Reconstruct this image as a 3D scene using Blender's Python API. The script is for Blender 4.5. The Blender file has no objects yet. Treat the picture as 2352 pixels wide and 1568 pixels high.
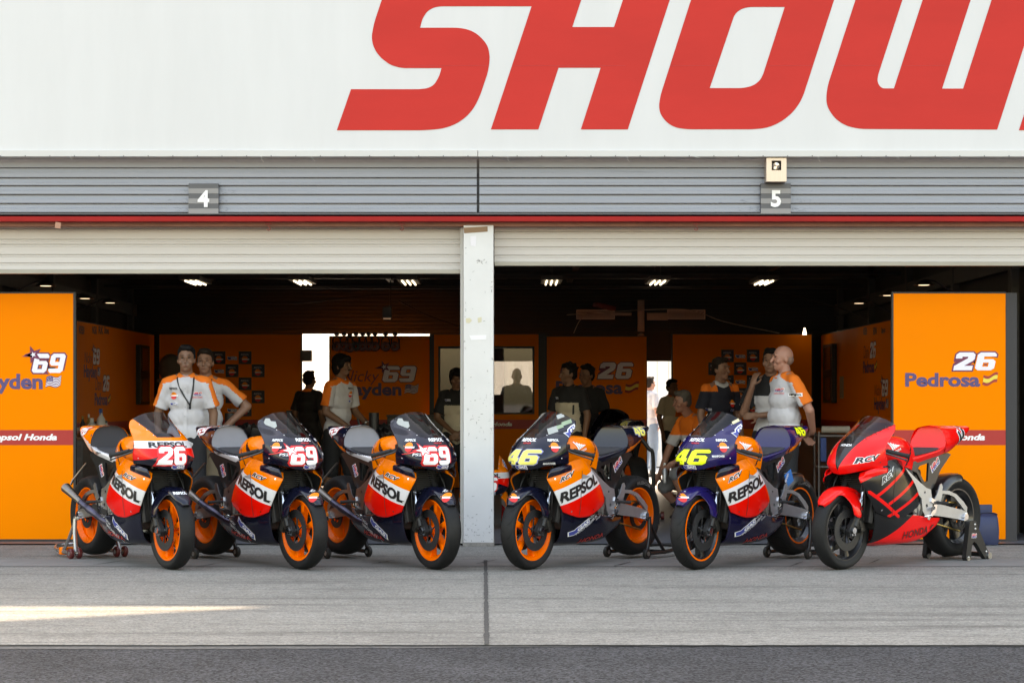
import bpy, bmesh, math, random
from mathutils import Vector, Matrix, noise
from mathutils.bvhtree import BVHTree
R = math.radians
random.seed(7)
S = bpy.context.scene
COL = S.collection

# ------------------------------------------------------------------ camera, sky, sun, exposure
CAMH, FPX, HORIZON = 1.27, 4700.0, 924.0          # eye height, focal length and horizon in 2352 px wide picture units
cam_d = bpy.data.cameras.new('camera'); cam = bpy.data.objects.new('camera', cam_d); COL.objects.link(cam)
cam.location = (0, 0, CAMH); cam.rotation_euler = (R(90), 0, 0)
cam_d.sensor_width = 36; cam_d.lens = FPX / 2352 * 36; cam_d.shift_y = (HORIZON - 784) / 2352
cam_d.clip_start = 0.1; cam_d.clip_end = 3000
S.camera = cam

SUN_EL, SUN_AZ = R(45), R(-8)                     # the sun stands behind the building; azimuth from +Y, positive to +X
SUNV = Vector((math.sin(SUN_AZ) * math.cos(SUN_EL), math.cos(SUN_AZ) * math.cos(SUN_EL), math.sin(SUN_EL)))
w = bpy.data.worlds.new('World'); S.world = w; w.use_nodes = True
nt = w.node_tree; nt.nodes.clear()
sky = nt.nodes.new('ShaderNodeTexSky'); sky.sky_type = 'NISHITA'; sky.sun_disc = False
sky.sun_elevation = SUN_EL; sky.sun_rotation = SUN_AZ; sky.air_density = 1.6; sky.dust_density = 3.0; sky.ozone_density = 1.0
bg = nt.nodes.new('ShaderNodeBackground'); bg.inputs['Strength'].default_value = 0.15
wo = nt.nodes.new('ShaderNodeOutputWorld')
nt.links.new(sky.outputs[0], bg.inputs[0]); nt.links.new(bg.outputs[0], wo.inputs[0])
sd = bpy.data.lights.new('sun', 'SUN'); sd.energy = 2.0; sd.angle = R(1.2); sd.color = (1, .90, .76)
so = bpy.data.objects.new('sun', sd); COL.objects.link(so); so.rotation_euler = SUNV.to_track_quat('Z', 'Y').to_euler(); so.location = (0, 60, 60)
S.view_settings.view_transform = 'Standard'; S.view_settings.look = 'None'; S.view_settings.exposure = 2.5; S.view_settings.gamma = 1
S.view_settings.use_white_balance = True; S.view_settings.white_balance_temperature = 8700; S.view_settings.white_balance_tint = 16   # the camera's shade setting
S.cycles.max_bounces = 8; S.cycles.diffuse_bounces = 4; S.cycles.glossy_bounces = 4; S.cycles.transmission_bounces = 6
S.cycles.transparent_max_bounces = 8; S.cycles.use_denoising = True; S.cycles.sample_clamp_indirect = 6
S.cycles.caustics_reflective = False; S.cycles.caustics_refractive = False

def at(px, py, Y):
    """photo position (2352 wide) at depth Y metres -> world point"""
    return Vector(((px - 1176) * Y / FPX, Y, CAMH - (py - HORIZON) * Y / FPX))
def gx(px, Y): return (px - 1176) * Y / FPX
def gz(py, Y): return CAMH - (py - HORIZON) * Y / FPX

# ------------------------------------------------------------------ materials
_M = {}
def mat(name, col, rough=.5, metal=0., coat=0., var=0.0, vscale=8., bump=0., bscale=60., spec=.5, stretch=(1,1,1), sheen=0., trans=0., dirt=None):
    if name in _M: return _M[name]
    m = bpy.data.materials.new(name); m.use_nodes = True; _M[name] = m
    n, l = m.node_tree.nodes, m.node_tree.links
    b = n['Principled BSDF']
    b.inputs['Base Color'].default_value = (*col, 1); b.inputs['Roughness'].default_value = rough; b.inputs['Metallic'].default_value = metal
    b.inputs['Coat Weight'].default_value = coat; b.inputs['Coat Roughness'].default_value = .06; b.inputs['Specular IOR Level'].default_value = spec
    b.inputs['Sheen Weight'].default_value = sheen
    tc = n.new('ShaderNodeTexCoord'); mp = n.new('ShaderNodeMapping'); mp.inputs['Scale'].default_value = stretch
    l.new(tc.outputs['Object'], mp.inputs[0])
    if var:
        t = n.new('ShaderNodeTexNoise'); t.inputs['Scale'].default_value = vscale; t.inputs['Detail'].default_value = 6; t.inputs['Roughness'].default_value = .6
        l.new(mp.outputs[0], t.inputs['Vector'])
        r = n.new('ShaderNodeMapRange'); r.inputs[1].default_value = .3; r.inputs[2].default_value = .7; r.inputs[3].default_value = 1 - var; r.inputs[4].default_value = 1 + var
        l.new(t.outputs[0], r.inputs[0])
        mx = n.new('ShaderNodeMix'); mx.data_type = 'RGBA'; mx.blend_type = 'MULTIPLY'; mx.inputs[0].default_value = 1
        mx.inputs[6].default_value = (*col, 1); l.new(r.outputs[0], mx.inputs[7])
        out = mx.outputs[2]
        if dirt:
            dcol, dsc, lo, hi = dirt
            t2 = n.new('ShaderNodeTexNoise'); t2.inputs['Scale'].default_value = dsc; t2.inputs['Detail'].default_value = 8; t2.inputs['Roughness'].default_value = .65
            l.new(mp.outputs[0], t2.inputs['Vector'])
            r2 = n.new('ShaderNodeMapRange'); r2.inputs[1].default_value = lo; r2.inputs[2].default_value = hi; l.new(t2.outputs[0], r2.inputs[0])
            m2 = n.new('ShaderNodeMix'); m2.data_type = 'RGBA'; l.new(r2.outputs[0], m2.inputs[0]); l.new(out, m2.inputs[6]); m2.inputs[7].default_value = (*dcol, 1)
            out = m2.outputs[2]
        l.new(out, b.inputs['Base Color'])
        r3 = n.new('ShaderNodeMapRange'); r3.inputs[3].default_value = max(0, rough - .07); r3.inputs[4].default_value = min(1, rough + .1); l.new(t.outputs[0], r3.inputs[0]); l.new(r3.outputs[0], b.inputs['Roughness'])
    if bump:
        t = n.new('ShaderNodeTexNoise'); t.inputs['Scale'].default_value = bscale; t.inputs['Detail'].default_value = 5; l.new(mp.outputs[0], t.inputs['Vector'])
        bp = n.new('ShaderNodeBump'); bp.inputs['Strength'].default_value = bump; bp.inputs['Distance'].default_value = .01
        l.new(t.outputs[0], bp.inputs['Height']); l.new(bp.outputs[0], b.inputs['Normal'])
    if trans:
        tr = n.new('ShaderNodeBsdfTranslucent'); tr.inputs[0].default_value = (*col, 1)
        ms = n.new('ShaderNodeMixShader'); ms.inputs[0].default_value = trans
        l.new(b.outputs[0], ms.inputs[1]); l.new(tr.outputs[0], ms.inputs[2]); l.new(ms.outputs[0], n['Material Output'].inputs[0])
    return m
def emit(name, col, st):
    if name in _M: return _M[name]
    m = bpy.data.materials.new(name); m.use_nodes = True; _M[name] = m
    b = m.node_tree.nodes['Principled BSDF']; b.inputs['Base Color'].default_value = (*col, 1)
    b.inputs['Emission Color'].default_value = (*col, 1); b.inputs['Emission Strength'].default_value = st
    return m
def glass(name, tint, alpha, rough=.03, ior=1.45):
    """thin tinted plastic or pane: a share of clear see-through and the rest glossy"""
    if name in _M: return _M[name]
    m = bpy.data.materials.new(name); m.use_nodes = True; _M[name] = m
    n, l = m.node_tree.nodes, m.node_tree.links; n.clear()
    o = n.new('ShaderNodeOutputMaterial'); t = n.new('ShaderNodeBsdfTransparent'); t.inputs[0].default_value = (*tint, 1)
    g = n.new('ShaderNodeBsdfGlossy'); g.inputs['Roughness'].default_value = rough; g.inputs[0].default_value = (1, 1, 1, 1)
    f = n.new('ShaderNodeFresnel'); f.inputs[0].default_value = ior
    a = n.new('ShaderNodeMath'); a.operation = 'ADD'; a.inputs[1].default_value = alpha; l.new(f.outputs[0], a.inputs[0])
    x = n.new('ShaderNodeMixShader'); l.new(a.outputs[0], x.inputs[0]); l.new(t.outputs[0], x.inputs[1]); l.new(g.outputs[0], x.inputs[2]); l.new(x.outputs[0], o.inputs[0])
    return m

# ------------------------------------------------------------------ object helpers
def tag(o, label=None, cat=None, group=None, kind=None):
    if label: o['label'] = label
    if cat: o['category'] = cat
    if group: o['group'] = group
    if kind: o['kind'] = kind
    return o
def empty(name, loc=(0,0,0), rz=0., parent=None):
    o = bpy.data.objects.new(name, None); COL.objects.link(o); o.location = loc; o.rotation_euler = (0,0,rz); o.empty_display_size = .1
    if parent: o.parent = parent
    return o
def link(name, me, mats, parent=None, smooth=None):
    o = bpy.data.objects.new(name, me); COL.objects.link(o)
    for m in (mats if isinstance(mats, (list, tuple)) else [mats]): me.materials.append(m)
    if parent: o.parent = parent
    return o
def copy_tree(o, parent=None):
    c = o.copy(); COL.objects.link(c)
    if parent: c.parent = parent
    for ch in list(o.children): copy_tree(ch, c)
    return c
def smooth_by_angle(me, ang=35):
    me.polygons.foreach_set('use_smooth', [True] * len(me.polygons))
    bm = bmesh.new(); bm.from_mesh(me); ca = R(ang)
    for e in bm.edges:
        if len(e.link_faces) == 2 and e.calc_face_angle(0) > ca: e.smooth = False
    bm.to_mesh(me); bm.free()

class MB:
    def __init__(s): s.b = bmesh.new(); s.mi = 0
    def _tagf(s, faces):
        for f in faces: f.material_index = s.mi
    def box(s, c, d, rot=None, bevel=0.):
        g = bmesh.ops.create_cube(s.b, size=1)['verts']
        M = Matrix.Translation(Vector(c)) @ (rot.to_4x4() if rot else Matrix.Identity(4)) @ Matrix.Diagonal((*d, 1))
        bmesh.ops.transform(s.b, matrix=M, verts=g)
        fs = list({f for v in g for f in v.link_faces}); s._tagf(fs)
        if bevel:
            es = list({e for v in g for e in v.link_edges})
            r = bmesh.ops.bevel(s.b, geom=es, offset=bevel, segments=2, affect='EDGES', profile=.5); s._tagf(r['faces'])
        return s
    def bb(s, x0, x1, y0, y1, z0, z1, bevel=0.): return s.box(((x0+x1)/2, (y0+y1)/2, (z0+z1)/2), (abs(x1-x0), abs(y1-y0), abs(z1-z0)), None, bevel)
    def rings(s, rs, cap=True, closed=False):
        """rs: list of rings of points, same count"""
        V = [[s.b.verts.new(p) for p in r] for r in rs]; n = len(V[0])
        rr = list(range(len(V))); 
        for i in range(len(V) - (0 if closed else 1)):
            a, b_ = V[i], V[(i+1) % len(V)]
            for k in range(n):
                try: f = s.b.faces.new((a[k], a[(k+1)%n], b_[(k+1)%n], b_[k])); f.material_index = s.mi
                except ValueError: pass
        if cap and not closed:
            for r in (V[0][::-1], V[-1]):
                try: f = s.b.faces.new(r); f.material_index = s.mi
                except ValueError: pass
        return s
    def tube(s, pts, rad, n=10, cap=True):
        pts = [Vector(p) for p in pts]; rs = []
        rad = rad if isinstance(rad, (list, tuple)) else [rad] * len(pts)
        up = None
        for i, p in enumerate(pts):
            t = (pts[min(i+1, len(pts)-1)] - pts[max(i-1, 0)]).normalized()
            if up is None: up = t.orthogonal().normalized()
            u = (up - t * up.dot(t)); u = u.normalized() if u.length > 1e-5 else t.orthogonal().normalized(); up = u
            v = t.cross(u)
            rs.append([p + (u * math.cos(2*math.pi*k/n) + v * math.sin(2*math.pi*k/n)) * rad[i] for k in range(n)])
        return s.rings(rs, cap)
    def lathe(s, prof, c=(0,0,0), n=48, axis='y', closed=True):
        """prof: list of (along axis, radius)"""
        c = Vector(c); rs = []
        for k in range(n):
            a = 2*math.pi*k/n; ca, sa = math.cos(a), math.sin(a)
            rs.append([c + (Vector((r*ca, h, r*sa)) if axis == 'y' else Vector((r*ca, r*sa, h)) if axis == 'z' else Vector((h, r*ca, r*sa))) for h, r in prof])
        V = [[s.b.verts.new(p) for p in r] for r in rs]; m = len(prof)
        for i in range(n):
            a, b_ = V[i], V[(i+1)%n]
            for k in range(m if closed else m-1):
                f = s.b.faces.new((a[k], a[(k+1)%m], b_[(k+1)%m], b_[k])); f.material_index = s.mi
        return s
    def ell(s, c, r, rot=None, seg=16):
        g = bmesh.ops.create_uvsphere(s.b, u_segments=seg, v_segments=max(8, seg*2//3), radius=1)['verts']
        M = Matrix.Translation(Vector(c)) @ (rot.to_4x4() if rot else Matrix.Identity(4)) @ Matrix.Diagonal((*r, 1))
        bmesh.ops.transform(s.b, matrix=M, verts=g); s._tagf({f for v in g for f in v.link_faces}); return s
    def cap(s, a, b, ra, rb, n=12):
        a, b = Vector(a), Vector(b); d = (b - a); L = d.length; t = d / L if L > 1e-6 else Vector((0,0,1))
        pts, rad = [], []
        for k in range(1, 5): th = math.pi/2*(1-k/4.); pts.append(a - t*ra*math.sin(th)); rad.append(max(ra*math.cos(th), .0006))
        for k in range(0, 4): th = math.pi/2*(k/4.+.02); pts.append(b + t*rb*math.sin(th)); rad.append(max(rb*math.cos(th), .0006))
        return s.tube(pts, rad, n)
    def plate(s, loop, y0, y1, plane='xz', bevel=0., holes=()):
        """extrude a closed 2-D loop between two levels (y for plane xz, z for xy, x for yz)"""
        vs, fs = fill2d([loop] + list(holes))
        def P(p, h): return (p[0], h, p[1]) if plane == 'xz' else (p[0], p[1], h) if plane == 'xy' else (h, p[0], p[1])
        new = []
        for h, rev in ((y0, 0), (y1, 1)):
            V = [s.b.verts.new(P(p, h)) for p in vs]
            for f in fs:
                try: ff = s.b.faces.new([V[i] for i in (f[::-1] if rev else f)]); ff.material_index = s.mi; new.append(ff)
                except ValueError: pass
        for lp in [loop] + list(holes):
            A = [s.b.verts.new(P(p, y0)) for p in lp]; B = [s.b.verts.new(P(p, y1)) for p in lp]; n = len(lp)
            for k in range(n):
                ff = s.b.faces.new((A[k], A[(k+1)%n], B[(k+1)%n], B[k])); ff.material_index = s.mi
        return s
    def patch(s, grid, nu, nv, mirror=False, flip=False):
        """smooth surface through a grid of control points (Catmull-Rom both ways)"""
        pts = surf(grid, nu, nv)
        for m in ((1, -1) if mirror else (1,)):
            V = [[s.b.verts.new((p[0], p[1]*m, p[2])) for p in row] for row in pts]
            for i in range(len(V)-1):
                for j in range(len(V[0])-1):
                    q = (V[i][j], V[i][j+1], V[i+1][j+1], V[i+1][j])
                    if (m < 0) != flip: q = q[::-1]
                    try: f = s.b.faces.new(q); f.material_index = s.mi
                    except ValueError: pass
        return s
    def cut(s, p, nrm):
        bmesh.ops.bisect_plane(s.b, geom=s.b.verts[:] + s.b.edges[:] + s.b.faces[:], plane_co=p, plane_no=nrm, dist=1e-5); return s
    def paint(s, fn):
        for f in s.b.faces: f.material_index = fn(f.calc_center_median())
        return s
    def drop(s, fn):
        fs = [f for f in s.b.faces if fn(f.calc_center_median())]
        bmesh.ops.delete(s.b, geom=fs, context='FACES'); return s
    def weld(s, d=1e-4): bmesh.ops.remove_doubles(s.b, verts=s.b.verts[:], dist=d); return s
    def build(s, name, mats, parent=None, smooth=35, normals=True, solid=0.):
        s.weld()
        if normals: bmesh.ops.recalc_face_normals(s.b, faces=s.b.faces[:])
        me = bpy.data.meshes.new(name); s.b.to_mesh(me); s.b.free()
        if smooth: smooth_by_angle(me, smooth)
        o = link(name, me, mats, parent)
        if solid:
            md = o.modifiers.new('thickness', 'SOLIDIFY'); md.thickness = solid; md.offset = -1
        return o

def cr(p0, p1, p2, p3, t):
    return 0.5 * ((2*p1) + (p2-p0)*t + (2*p0-5*p1+4*p2-p3)*t*t + (3*p1-p0-3*p2+p3)*t*t*t)
def spl(pts, n):
    pts = [Vector(p) for p in pts]; out = []
    E = [2*pts[0]-pts[1]] + pts + [2*pts[-1]-pts[-2]]
    m = len(pts)-1
    for k in range(n+1):
        t = k/n*m; i = min(int(t), m-1); out.append(cr(E[i], E[i+1], E[i+2], E[i+3], t-i))
    return out
def surf(grid, nu, nv):
    rows = [spl(r, nu) for r in grid]
    cols = [spl([rows[i][j] for i in range(len(rows))], nv) for j in range(nu+1)]
    return [[cols[j][i] for j in range(nu+1)] for i in range(nv+1)]

WORK = bpy.data.scenes.new('workshop')          # shapes are evaluated here one at a time, removed at the end
def evaluated(o):
    vl = WORK.view_layers[0]; WORK.collection.objects.link(o); vl.update()
    return bpy.data.meshes.new_from_object(o.evaluated_get(vl.depsgraph))
# ------------------------------------------------------------------ flat shapes and writing
def _curve_data(cu):
    o = bpy.data.objects.new('tmp', cu); me = evaluated(o)
    vs = [(v.co.x, v.co.y) for v in me.vertices]; fs = [list(p.vertices) for p in me.polygons]
    bpy.data.objects.remove(o); bpy.data.meshes.remove(me); bpy.data.curves.remove(cu)
    return vs, fs
def fill2d(loops, offset=0.):
    cu = bpy.data.curves.new('tmp', 'CURVE'); cu.dimensions = '2D'; cu.fill_mode = 'BOTH'; cu.offset = offset
    for lp in loops:
        sp = cu.splines.new('POLY'); sp.points.add(len(lp)-1); sp.use_cyclic_u = True
        for p, q in zip(sp.points, lp): p.co = (q[0], q[1], 0, 1)
    return _curve_data(cu)
_TC = {}
def text2d(s, bold=.03, shear=0., spacing=1., w=None, h=None):
    """writing as flat faces scaled to a w x h box with its corner at 0,0"""
    k = (s, bold, shear, spacing)
    if k not in _TC:
        cu = bpy.data.curves.new('tmp', 'FONT'); cu.body = s; cu.size = 1; cu.offset = bold; cu.shear = shear; cu.space_character = spacing; cu.resolution_u = 3
        _TC[k] = _curve_data(cu)
    vs, fs = _TC[k]
    return fit((vs, fs), w, h)
def fit(d, w=None, h=None):
    vs, fs = d
    x0, x1 = min(v[0] for v in vs), max(v[0] for v in vs); y0, y1 = min(v[1] for v in vs), max(v[1] for v in vs)
    sx = w/(x1-x0) if w else None; sy = h/(y1-y0) if h else None
    sx = sx or sy; sy = sy or sx
    return [((v[0]-x0)*sx, (v[1]-y0)*sy) for v in vs], fs
DIG = {
 '6': [[(.15,0),(.85,0),(1,.12),(1,.5),(.85,.62),(.36,.62),(.36,.77),(1,.77),(1,.88),(.86,1),(.15,1),(0,.88),(0,.12)], [(.36,.2),(.36,.43),(.66,.43),(.66,.2)]],
 '2': [[(0,0),(.98,0),(.98,.25),(.52,.25),(.92,.52),(1,.63),(1,.88),(.86,1),(.14,1),(0,.88),(0,.66),(.34,.66),(.34,.76),(.64,.76),(.64,.67),(0,.24)]],
 '4': [[(.54,0),(.9,0),(.9,.2),(1.02,.2),(1.02,.43),(.9,.43),(.9,1),(.48,1),(0,.46),(0,.2),(.54,.2)], [(.54,.43),(.3,.43),(.54,.7)]],
}
DIG['9'] = [[(1-x, 1-y) for x, y in lp] for lp in DIG['6']]
DIGO = dict(DIG, **{'2': [[(0,0),(.98,0),(.98,.25),(.62,.25),(.92,.50),(1,.63),(1,.88),(.86,1),(.14,1),(0,.88),(0,.55),(.2,.55),(0,.30)]], '4': [DIG['4'][0]]})
def number2d(s, w, h, shear=.22, out=0.):
    loops = []
    for i, c in enumerate(s):
        for lp in (DIGO if out > 0 else DIG)[c]:
            loops.append([((x + i*1.12) * w/2.12 + shear*y*h, y*h) for x, y in lp])
    return fill2d(loops, out)
def moved(d, dx, dy): return [(x+dx, y+dy) for x, y in d[0]], d[1]
def flat(name, d, m, parent, o, u, v, thick=0.):
    """a flat shape as a thin sheet in the plane spanned by u, v at point o"""
    o, u, v = Vector(o), Vector(u).normalized(), Vector(v).normalized(); nrm = u.cross(v)
    bm = bmesh.new(); V = [bm.verts.new(o + u*x + v*y) for x, y in d[0]]
    for f in d[1]:
        try: bm.faces.new([V[i] for i in f])
        except ValueError: pass
    if thick:
        r = bmesh.ops.extrude_face_region(bm, geom=bm.faces[:])
        bmesh.ops.translate(bm, vec=nrm*thick, verts=[x for x in r['geom'] if isinstance(x, bmesh.types.BMVert)])
    bmesh.ops.recalc_face_normals(bm, faces=bm.faces[:])
    if not thick:
        for f in bm.faces:
            if f.normal.dot(nrm) < 0: f.normal_flip()
    me = bpy.data.meshes.new(name); bm.to_mesh(me); bm.free()
    return link(name, me, m, parent)
def decal(name, d, m, parent, bvh, o, u, v, ray, off=.003, maxlen=.025):
    """a flat shape wrapped on a surface along the direction ray"""
    o, u, v, ray = Vector(o), Vector(u).normalized(), Vector(v).normalized(), Vector(ray).normalized()
    bm = bmesh.new(); V = [bm.verts.new((x, y, 0)) for x, y in d[0]]
    for f in d[1]:
        try: bm.faces.new([V[i] for i in f])
        except ValueError: pass
    for _ in range(4):
        es = [e for e in bm.edges if e.calc_length() > maxlen]
        if not es: break
        bmesh.ops.subdivide_edges(bm, edges=es, cuts=1); bmesh.ops.triangulate(bm, faces=[f for f in bm.faces if len(f.verts) > 3])
    kill = []
    for vt in bm.verts:
        p = o + u*vt.co.x + v*vt.co.y
        hit = bvh.ray_cast(p - ray*.4, ray, 1.0)
        if hit[0] is None: kill.append(vt)
        else:
            n = hit[1] if hit[1].dot(ray) < 0 else -hit[1]
            vt.co = hit[0] + n*off*.6 - ray*off*.6
    if kill: bmesh.ops.delete(bm, geom=kill, context='VERTS')
    if not bm.faces: bm.free(); return None
    for f in bm.faces:
        f.normal_update()
        if f.normal.dot(ray) > 0: f.normal_flip()
        f.smooth = True
    me = bpy.data.meshes.new(name); bm.to_mesh(me); bm.free()
    return link(name, me, m, parent)
def circle2d(r, a0=0., a1=360., n=20, cx=0., cy=0.):
    return [(cx + r*math.cos(R(a0+(a1-a0)*k/n)), cy + r*math.sin(R(a0+(a1-a0)*k/n))) for k in range(n + (0 if abs(a1-a0) >= 360 else 1))]
def bvh_of(*obs):
    vs, fs = [], []
    for o in obs:
        n = len(vs); vs += [v.co.copy() for v in o.data.vertices]; fs += [[i+n for i in p.vertices] for p in o.data.polygons]
    return BVHTree.FromPolygons(vs, fs)

# ------------------------------------------------------------------ shared colours
WHITE = mat('white_paint', (.80,.80,.79), .45, var=.03, vscale=3)
ORANGE_BOARD = mat('orange_board', (.97,.225,.0002), .5, var=.025, vscale=1.5, spec=.12)
RED_BAND = mat('dark_red_band', (.42,.015,.012), .45)
VIOLET = mat('violet_print', (.085,.055,.17), .5)
MAROON = mat('maroon_print', (.16,.02,.07), .5)
PALE_PRINT = mat('pale_print', (.80,.78,.88), .5)
WHITE_PRINT = mat('white_print', (.86,.86,.86), .4)
BLACK_PRINT = mat('black_print', (.012,.012,.014), .4)
YELLOW_PRINT = mat('yellow_print', (.80,.62,.08), .5)
RED_PRINT = mat('red_print', (.75,.02,.02), .4)
ORANGE_PRINT = mat('orange_print', (.95,.25,.005), .4)
BLUE_PRINT = mat('blue_print', (.04,.06,.30), .4)
BLACK_FRAME = mat('black_frame', (.012,.012,.012), .5)
DARK_GREY = mat('dark_grey', (.035,.035,.037), .6)
STEEL = mat('steel', (.55,.55,.55), .3, 1.)

# ------------------------------------------------------------------ ground
def concrete_material():
    m = bpy.data.materials.new('brushed_concrete'); m.use_nodes = True
    n, l = m.node_tree.nodes, m.node_tree.links; b = n['Principled BSDF']; b.inputs['Roughness'].default_value = .85; b.inputs['Specular IOR Level'].default_value = .3
    tc = n.new('ShaderNodeTexCoord')
    def nz(scale, stretch, detail=6, rough=.6):
        mp = n.new('ShaderNodeMapping'); mp.inputs['Scale'].default_value = stretch; l.new(tc.outputs['Object'], mp.inputs[0])
        t = n.new('ShaderNodeTexNoise'); t.inputs['Scale'].default_value = scale; t.inputs['Detail'].default_value = detail; t.inputs['Roughness'].default_value = rough
        l.new(mp.outputs[0], t.inputs['Vector']); return t
    def rng(t, a, b_, c, d):
        r = n.new('ShaderNodeMapRange'); r.inputs[1].default_value = a; r.inputs[2].default_value = b_; r.inputs[3].default_value = c; r.inputs[4].default_value = d
        l.new(t.outputs[0], r.inputs[0]); return r
    def mul(a, b_):
        x = n.new('ShaderNodeMath'); x.operation = 'MULTIPLY'; l.new(a.outputs[0], x.inputs[0]); l.new(b_.outputs[0], x.inputs[1]); return x
    fine = rng(nz(52, (1, 1, 1), 4, .75), .40, .60, .66, 1.34)
    grain = rng(nz(16, (.6, 1.6, 1), 5, .7), .40, .60, .80, 1.20)
    big = rng(nz(.55, (1, 1.4, 1), 5), .3, .7, .86, 1.12)
    streak = rng(nz(1.7, (.16, 2.2, 1), 7, .68), .52, .66, 1.03, .66)
    streak2 = rng(nz(6, (.10, 2.6, 1), 6, .7), .54, .66, 1., .74)
    k = mul(mul(mul(mul(fine, grain), big), streak), streak2)
    mx = n.new('ShaderNodeMix'); mx.data_type = 'RGBA'; mx.blend_type = 'MULTIPLY'; mx.inputs[0].default_value = 1
    mx.inputs[6].default_value = (.215, .205, .183, 1); l.new(k.outputs[0], mx.inputs[7]); l.new(mx.outputs[2], b.inputs['Base Color'])
    bp = n.new('ShaderNodeBump'); bp.inputs['Strength'].default_value = .35; bp.inputs['Distance'].default_value = .006
    l.new(nz(90, (1, .6, 1), 5, .7).outputs[0], bp.inputs['Height']); l.new(bp.outputs[0], b.inputs['Normal'])
    return m
def asphalt_material():
    m = bpy.data.materials.new('asphalt'); m.use_nodes = True
    n, l = m.node_tree.nodes, m.node_tree.links; b = n['Principled BSDF']; b.inputs['Roughness'].default_value = .9; b.inputs['Specular IOR Level'].default_value = .25
    tc = n.new('ShaderNodeTexCoord')
    v = n.new('ShaderNodeTexVoronoi'); v.inputs['Scale'].default_value = 82; l.new(tc.outputs['Object'], v.inputs['Vector'])
    r = n.new('ShaderNodeMapRange'); r.inputs[1].default_value = .2; r.inputs[2].default_value = .8; r.inputs[3].default_value = .35; r.inputs[4].default_value = 1.85
    l.new(v.outputs['Color'], r.inputs[0])
    t = n.new('ShaderNodeTexNoise'); t.inputs['Scale'].default_value = 1.6; t.inputs['Detail'].default_value = 8; l.new(tc.outputs['Object'], t.inputs['Vector'])
    r2 = n.new('ShaderNodeMapRange'); r2.inputs[1].default_value = .3; r2.inputs[2].default_value = .7; r2.inputs[3].default_value = .82; r2.inputs[4].default_value = 1.2; l.new(t.outputs[0], r2.inputs[0])
    x = n.new('ShaderNodeMath'); x.operation = 'MULTIPLY'; l.new(r.outputs[0], x.inputs[0]); l.new(r2.outputs[0], x.inputs[1])
    mx = n.new('ShaderNodeMix'); mx.data_type = 'RGBA'; mx.blend_type = 'MULTIPLY'; mx.inputs[0].default_value = 1
    mx.inputs[6].default_value = (.040,.041,.044, 1); l.new(x.outputs[0], mx.inputs[7]); l.new(mx.outputs[2], b.inputs['Base Color'])
    bp = n.new('ShaderNodeBump'); bp.inputs['Strength'].default_value = .8; bp.inputs['Distance'].default_value = .012
    l.new(v.outputs['Distance'], bp.inputs['Height']); l.new(bp.outputs[0], b.inputs['Normal'])
    return m
CONC, ASPH = concrete_material(), asphalt_material()
def sheet(name, x0, x1, y0, y1, z, m, kind='structure'):
    bm = MB(); vs = [bm.b.verts.new(p) for p in ((x0,y0,z),(x1,y0,z),(x1,y1,z),(x0,y1,z))]; bm.b.faces.new(vs)
    return tag(bm.build(name, m, smooth=0), kind=kind)
EDGE = CAMH * FPX / (1480 - HORIZON)           # front edge of the concrete apron
sheet('ground', -900, 900, -900, 900, -.016, mat('far_ground', (.16,.155,.15), .9, var=.15, vscale=.3))
sheet('pit_lane', -120, 120, -14, EDGE + .02, -.008, ASPH)
def ragged(name, y0, y1, z, m, jit, x0=-14, x1=14, n=420, seed=3):
    rnd = random.Random(seed); bm = MB(); prev = None
    for k in range(n + 1):
        x = x0 + (x1-x0)*k/n
        j = jit * (noise.noise((x*1.3, seed, 0)) + .6*noise.noise((x*7, seed, 3)) + .4*noise.noise((x*25, seed, 9)))
        a, b_ = bm.b.verts.new((x, y0 + j, z)), bm.b.verts.new((x, y1, z))
        if prev: bm.b.faces.new((prev[0], a, b_, prev[1]))
        prev = (a, b_)
    return tag(bm.build(name, m, smooth=0), kind='structure')
ragged('pavement_edge_gap', EDGE - .022, EDGE + .05, -.004, mat('edge_gap', (.035,.034,.03), .95), .015, seed=5)
def worn_edge():
    bm = MB(); prev = None
    for k in range(421):
        x = -14 + 28*k/420; wd = .13*min(1, max(0, (.6-x)/2.2)) + .05*noise.noise((x*1.1, 4, 0)) + .03*noise.noise((x*6, 7, 0))
        A = bm.b.verts.new((x, EDGE - .013 - max(.002, wd), -.0055)), bm.b.verts.new((x, EDGE - .013, -.0055))
        if prev: bm.b.faces.new((prev[0], A[0], A[1], prev[1]))
        prev = A
    tag(bm.build('pavement_edge', mat('worn_edge', (.085,.082,.078), .95, var=.5, vscale=40), smooth=0), kind='structure')
worn_edge()
apron = ragged('pavement', EDGE, 18.26, 0., CONC, .022, n=900)
JM = mat('joint_tar', (.05,.048,.045), .9, var=.3, vscale=20, bump=.4)
def joint():
    bm = MB(); prev = None; rnd = random.Random(2)
    for k in range(90):
        t = k/89; y = EDGE + .01 + (16.45-EDGE)*t; x = -.133 + (-.213+.133)*t; wd = .013 + .006*noise.noise((y*4, 1, 1))
        a, b_ = bm.b.verts.new((x-wd + .004*noise.noise((y*9, 2, 0)), y, .0045)), bm.b.verts.new((x+wd + .004*noise.noise((y*9, 5, 0)), y, .0045))
        if prev: bm.b.faces.new((prev[0], prev[1], b_, a))
        prev = (a, b_)
    return tag(bm.build('pavement_joint', JM, smooth=0), kind='structure')
joint()
YD0, YD1 = CAMH*FPX/(1301-HORIZON), CAMH*FPX/(1284-HORIZON)
sheet('drain_channel', -14, 14, YD0, YD1, .004, mat('drain_concrete', (.19,.182,.17), .85, var=.2, vscale=14, stretch=(.3,1,1)))
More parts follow.
